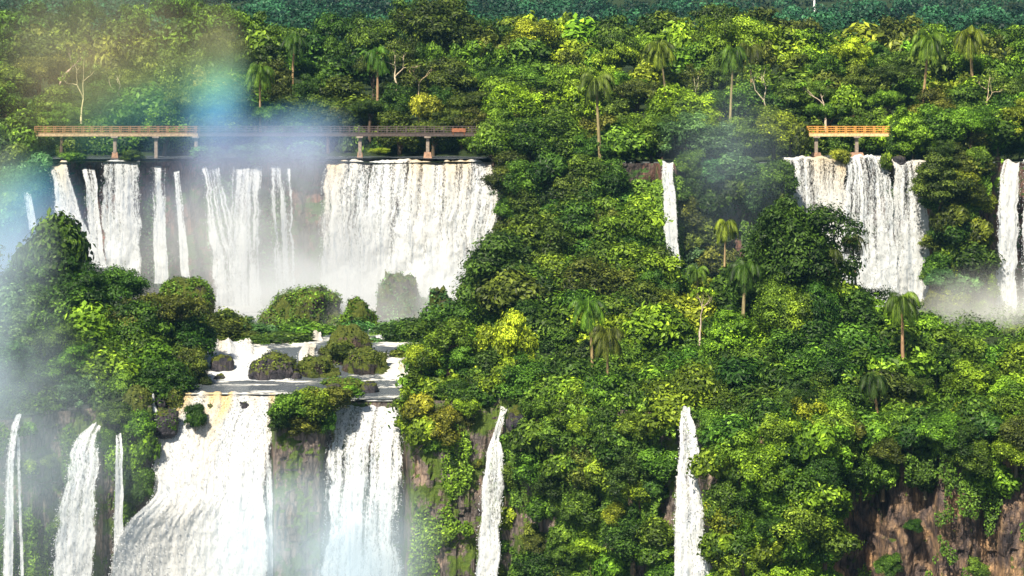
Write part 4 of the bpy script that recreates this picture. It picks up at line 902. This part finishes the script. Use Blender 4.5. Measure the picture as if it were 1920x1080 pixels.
ivy('ivy', 'thin green film of plants behind the left upper falls', 9000, cliff_sampler(-80, 600, 300, 540, lambda p: ip(p, DU), .10, 67, .3), .22, G('blue-green'))
def undergrowth():
    r = np.random.default_rng(15); Vs = []; Qs = []; Ts = []; n0 = 0
    for i in range(2300):
        px = r.uniform(-80, 2050)
        if 335 < px < 775: continue
        t = r.random()**1.3; D = float(Dc(px))+.8+t*(334-float(Dc(px))); X = (px-960)*D/F; z = float(ground_z(np.array([X]), np.array([D]))[0])
        k = 120; s_ = r.uniform(.9, 2.2); d = r.normal(0, 1, (k, 3)); d[:, 2] = np.abs(d[:, 2]); d /= np.linalg.norm(d, axis=1, keepdims=True)
        c = np.array([X, D, z-.2])+d*np.array([s_, s_, s_*1.1])*r.uniform(.5, 1.1, (k, 1))
        V, Q, T = leaves(c, d, .24, .4, np.full(k, r.uniform(.15, .6))+r.normal(0, .15, k)); Vs.append(V); Qs.append(Q+n0); Ts.append(T); n0 += len(V)
    o = obj('undergrowth', mesh('undergrowth', np.concatenate(Vs), np.concatenate(Qs), 'ivy', attrs={'tone': np.concatenate(Ts)})); o.color = (*TONE['mid green'], 1)
    tag(o, 'low undergrowth filling the shelf between the trees', kind='stuff')
undergrowth()
def vines():
    r = np.random.default_rng(25); C = []; T = []
    for i in range(120):
        if i < 80: px = r.uniform(990, 1620); y = r.uniform(790, 900); D = float(Dc(px))-r.uniform(1.2, 2.6)
        else: px = r.uniform(955, 1460); y = r.uniform(300, 360); D = float(ip(px, DU))-r.uniform(1, 2.2)
        if abs(px-1290) < 45 or abs(px-1255) < 25: continue
        p = P(px, y, D)
        for k in range(r.integers(5, 14)):
            q = p+r.normal(0, .55, 3)*[1, .4, .5]; L = r.uniform(2, 7.5); m = int(L*9); h = np.sort(r.random(m))*L
            C.append(np.stack([q[0]+.12*np.sin(h*2+k)+r.normal(0, .06, m), q[1]+r.normal(0, .06, m), q[2]-h], -1)); T.append(np.full(m, r.uniform(.25, .65)))
    C = np.concatenate(C); T = np.concatenate(T); V, Q, TT = leaves(C, np.array([-.2, -1, .3])+0*C, .095, .4, T+r.normal(0, .12, len(T)), .45)
    o = obj('vines', mesh('vines', V, Q, 'ivy', attrs={'tone': TT})); o.color = (*TONE['mid green'], 1); tag(o, 'curtains of hanging vines down the cliff faces', kind='stuff')
vines()
def forest_mass():
    r = np.random.default_rng(5); Vs = []; Qs = []; Ts = []; Cs = []; n0 = 0
    for key, p, sx, sz, hm, tone in MASS:
        V, Q, T = RAW[key]; V = V.reshape(-1, 4, 3); k = r.choice(len(V), int(len(V)*.42), replace=False); V = V[k].copy()
        c = V.mean(1, keepdims=True); V = c+(V-c)*1.5; a = r.uniform(0, 6.28); ca, sa = math.cos(a), math.sin(a)
        X = V[..., 0]*ca-V[..., 1]*sa; Y = V[..., 0]*sa+V[..., 1]*ca
        V = np.stack([X*sx+p[0], Y*sx+p[1], V[..., 2]*sz+p[2]-hm], -1).reshape(-1, 3)
        Vs.append(V); Qs.append(np.arange(len(V)).reshape(-1, 4)+n0); Ts.append(T.reshape(-1, 4)[k].ravel()); n0 += len(V)
        Cs.append(np.tile([*jitter(TONE[tone], .15), 1.0], (len(V), 1)))
    me = mesh('forest', np.concatenate(Vs), np.concatenate(Qs), 'mass_leaf', attrs={'tone': np.concatenate(Ts)})
    ca = me.color_attributes.new('leafcol', 'FLOAT_COLOR', 'POINT'); ca.data.foreach_set('color', np.concatenate(Cs).astype(np.float32).ravel())
    tag(obj('forest', me), 'dense green forest closing the top of the upper plateau', kind='stuff')
forest_mass()
def far_forest():
    r = np.random.default_rng(88); n = 2300; Vs = []; Qs = []; Ts = []; n0 = 0
    D = r.uniform(440**.5, 1700**.5, n)**2; px = r.uniform(-420, 2340, n); X = (px-960)*D/F; Z = upper_z(X, D)
    for i in range(n):
        k = 340 if D[i] < 760 else 190; s = r.uniform(3.0, 7.5); d = r.normal(0, 1, (k, 3)); d[:, 2] = np.abs(d[:, 2]); d /= np.linalg.norm(d, axis=1, keepdims=True)
        lump = 1+.25*fbm(d[:, 0]*2+i, d[:, 1]*2, d[:, 2]*2, 5, 2)
        c = np.array([X[i], D[i], Z[i]+5])+d*np.array([s, s, s*.9])*(lump*r.uniform(.8, 1.05, k))[:, None]
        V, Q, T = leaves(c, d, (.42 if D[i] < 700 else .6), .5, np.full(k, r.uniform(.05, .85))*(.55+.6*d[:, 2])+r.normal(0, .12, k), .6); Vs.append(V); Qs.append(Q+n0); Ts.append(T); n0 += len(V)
    o = obj('forest', mesh('forest', np.concatenate(Vs), np.concatenate(Qs), 'hazed_hill_leaf', attrs={'tone': np.concatenate(Ts)}))
    tag(o, 'haze-tinted blue-green forest covering the far hillside', kind='stuff')
far_forest()
# ------------------------------------------------------------------ haze and spray
def vol(name, lobes, box, label, nscale=.08, rainbow=False, col=(.9, .95, 1), seed=0.0, thr=.30, aniso=-.35, rate=.5):
    """one body of spray: soft lobes (photo x, photo y, distance, (half sizes in metres), density) inside a box"""
    m, n, out = newmat(name+str(len(MAT))); g = N(n, 'ShaderNodeNewGeometry'); tot = None
    for (px, py, D, sz, dens) in lobes:
        c = P(px, py, D); sb = N(n, 'ShaderNodeVectorMath', operation='SUBTRACT'); n.links.new(g.outputs['Position'], sb.inputs[0]); sb.inputs[1].default_value = c
        dv = N(n, 'ShaderNodeVectorMath', operation='DIVIDE'); n.links.new(sb.outputs[0], dv.inputs[0]); dv.inputs[1].default_value = sz
        ln = N(n, 'ShaderNodeVectorMath', operation='LENGTH'); n.links.new(dv.outputs[0], ln.inputs[0])
        f = math_(n, 'MAXIMUM', math_(n, 'SUBTRACT', 1.0, ln.outputs['Value']), 0.0)
        f = math_(n, 'MULTIPLY', math_(n, 'POWER', f, 1.35), dens*1.6)
        tot = f if tot is None else math_(n, 'ADD', tot, f)
    mp = N(n, 'ShaderNodeMapping'); mp.inputs['Location'].default_value = (seed, seed*2, seed*3); n.links.new(g.outputs['Position'], mp.inputs[0])
    nz = ramp(n, noise(n, mp.outputs[0], nscale, 4, .62), [(thr+.02, 0.05), (thr+.30, 1.25)]).outputs[0]
    pv = N(n, 'ShaderNodeVolumePrincipled'); pv.inputs['Anisotropy'].default_value = aniso
    if rainbow:   # rainbow light painted into the scatter colour, in rings around the bow's middle
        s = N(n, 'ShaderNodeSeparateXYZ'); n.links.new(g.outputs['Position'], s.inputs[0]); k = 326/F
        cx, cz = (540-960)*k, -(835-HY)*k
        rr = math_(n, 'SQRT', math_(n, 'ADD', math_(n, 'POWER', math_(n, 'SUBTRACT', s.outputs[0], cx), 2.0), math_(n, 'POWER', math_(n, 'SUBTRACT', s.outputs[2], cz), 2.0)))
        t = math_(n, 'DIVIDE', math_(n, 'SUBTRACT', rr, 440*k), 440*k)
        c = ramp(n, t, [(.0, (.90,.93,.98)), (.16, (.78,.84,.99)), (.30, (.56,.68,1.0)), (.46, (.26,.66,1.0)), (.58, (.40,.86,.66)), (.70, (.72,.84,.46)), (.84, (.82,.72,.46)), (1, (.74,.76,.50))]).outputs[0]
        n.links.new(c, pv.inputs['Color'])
    else: pv.inputs['Color'].default_value = (*col, 1)
    n.links.new(math_(n, 'MULTIPLY', tot, nz), pv.inputs['Density']); n.links.new(pv.outputs[0], out.inputs['Volume'])
    m.cycles.volume_step_rate = rate
    (x0, x1), (y0, y1), (z0, z1) = box
    V = np.array([[x, y, z] for x in (x0, x1) for y in (y0, y1) for z in (z0, z1)], float)
    me = mesh(name, V, [[0,1,3,2],[4,6,7,5],[0,4,5,1],[2,3,7,6],[0,2,6,4],[1,5,7,3]]); me.materials.append(m)
    o = obj(name, me); tag(o, label, kind='stuff'); return o
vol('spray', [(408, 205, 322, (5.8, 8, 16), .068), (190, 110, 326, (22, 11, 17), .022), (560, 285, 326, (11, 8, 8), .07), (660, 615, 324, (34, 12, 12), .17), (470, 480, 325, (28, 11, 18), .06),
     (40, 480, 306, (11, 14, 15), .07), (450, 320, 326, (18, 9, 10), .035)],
    ((-100, 2), (290, 338.5), (-40, 24)), 'spray with painted rainbow colours in front of the left upper falls', .075, True, seed=3)
vol('mist', [(-40, 660, 262, (11, 8, 27), .10), (90, 900, 254, (13, 7, 18), .03), (600, 1070, 256, (15, 8, 14), .15)], ((-75, -4), (244, 272), (-75, -2)), 'pale blue spray drifting over the lower falls at the left', .09, col=(.72, .87, 1.0), seed=5)
vol('mist', [(1890, 620, 320, (17, 14, 10), .10)], ((44, 90), (304, 336), (-45, -18)), 'white mist at the foot of the right upper falls', .09, col=(.95, .96, .95), seed=8)
vol('mist', [(1370, 320, 326, (11, 8, 17), .013)], ((16, 43), (316, 336), (-32, 8)), 'blue haze of spray before the middle upper cliff', .10, col=(.66, .84, 1.0), seed=11)
m, n, out = newmat('haze_air')
pvn = N(n, 'ShaderNodeVolumePrincipled'); pvn.inputs['Density'].default_value = .00006; pvn.inputs['Color'].default_value = (.30, .65, 1.0, 1)
n.links.new(pvn.outputs[0], out.inputs['Volume'])
V = np.array([[x, y, z] for x in (-2600, 2600) for y in (-460, 6100) for z in (-95, 300)], float)
me = mesh('haze', V, [[0,1,3,2],[4,6,7,5],[0,4,5,1],[2,3,7,6],[0,2,6,4],[1,5,7,3]]); me.materials.append(m)
tag(obj('haze', me), 'thin bluish air over the gorge and hills', kind='stuff')
# ------------------------------------------------------------------ labels that single out each tree and shrub
LAND = [(60, 235, 'long walkway\'s left end'), (216, 235, 'long walkway\'s first pier'), (370, 235, 'long walkway\'s third pier'), (520, 235, 'long walkway\'s middle'), (675, 235, 'long walkway\'s fourth pier'), (802, 235, 'long walkway\'s last pier'),
        (1125, 160, 'drooping palm'), (1243, 95, 'small yellow palm'), (1374, 110, 'tall palm pair'), (1525, 240, 'short orange walkway'), (1735, 80, 'orange-trunked palm'), (1818, 65, 'yellow skyline palm'),
        (958, 640, 'lemon-yellow tree'), (1492, 400, 'big dark tree'), (1362, 440, 'slim yellow palm'), (1252, 400, 'single slim fall'), (1600, 480, 'silhouetted palm'), (1694, 590, 'two-trunked palm'), (1140, 650, 'brownish palm'),
        (1287, 820, 'slim bush-fringed fall'), (930, 880, 'slender two step fall'), (1890, 450, 'right edge fall'), (1705, 420, 'creamy fall'), (920, 420, 'huge curtain fall'), (1780, 930, 'orange rock columns'), (180, 850, 'arching fall'), (560, 860, 'main lower fall'), (35, 850, 'curved jet'), (1398, 520, 'shaggy dark palm'), (817, 10, 'tallest domed tree'), (110, 120, 'forked white tree'), (486, 150, 'palm in rainbow mist'), (1600, 90, 'lime-coloured tree'), (250, 860, 'mossy buttress')]
cells = {}
for rec in TREES:
    e, px, py, tone, base, where, done = rec
    if done: continue
    j = min(range(len(LAND)), key=lambda k: (LAND[k][0]-px)**2+1.3*(LAND[k][1]-py)**2)
    lx, ly, ln = LAND[j]; dx, dy = px-lx, py-ly
    rel = 'above' if dy < -abs(dx)*.8 else 'below' if dy > abs(dx)*.8 else ('left of' if dx < 0 else 'right of')
    noun = 'shrub' if base == 'bush' else 'tree'
    cells.setdefault((tone, ADJ.get(base, ''), noun, rel, ln), []).append(rec)
NUM = ['', 'first', 'second', 'third', 'fourth', 'fifth', 'sixth', 'seventh', 'eighth', 'ninth', 'tenth', 'eleventh', 'twelfth']
for (tone, adj, noun, rel, ln), rs in cells.items():
    b0 = f'{tone} {adj} {noun} {rel} the {ln}'
    if len(rs) == 1: rs[0][0]['label'] = b0; continue
    rs.sort(key=lambda r: r[2])
    for k, r in enumerate(rs):
        if len(rs) == 2: r[0]['label'] = b0+(', the upper of two' if k == 0 else ', the lower of two')
        else: r[0]['label'] = b0+f', {NUM[k+1]+" " if k else ""}highest' if k < 12 else b0+f', {k+1}th highest'
print('TREES', len(TREES))
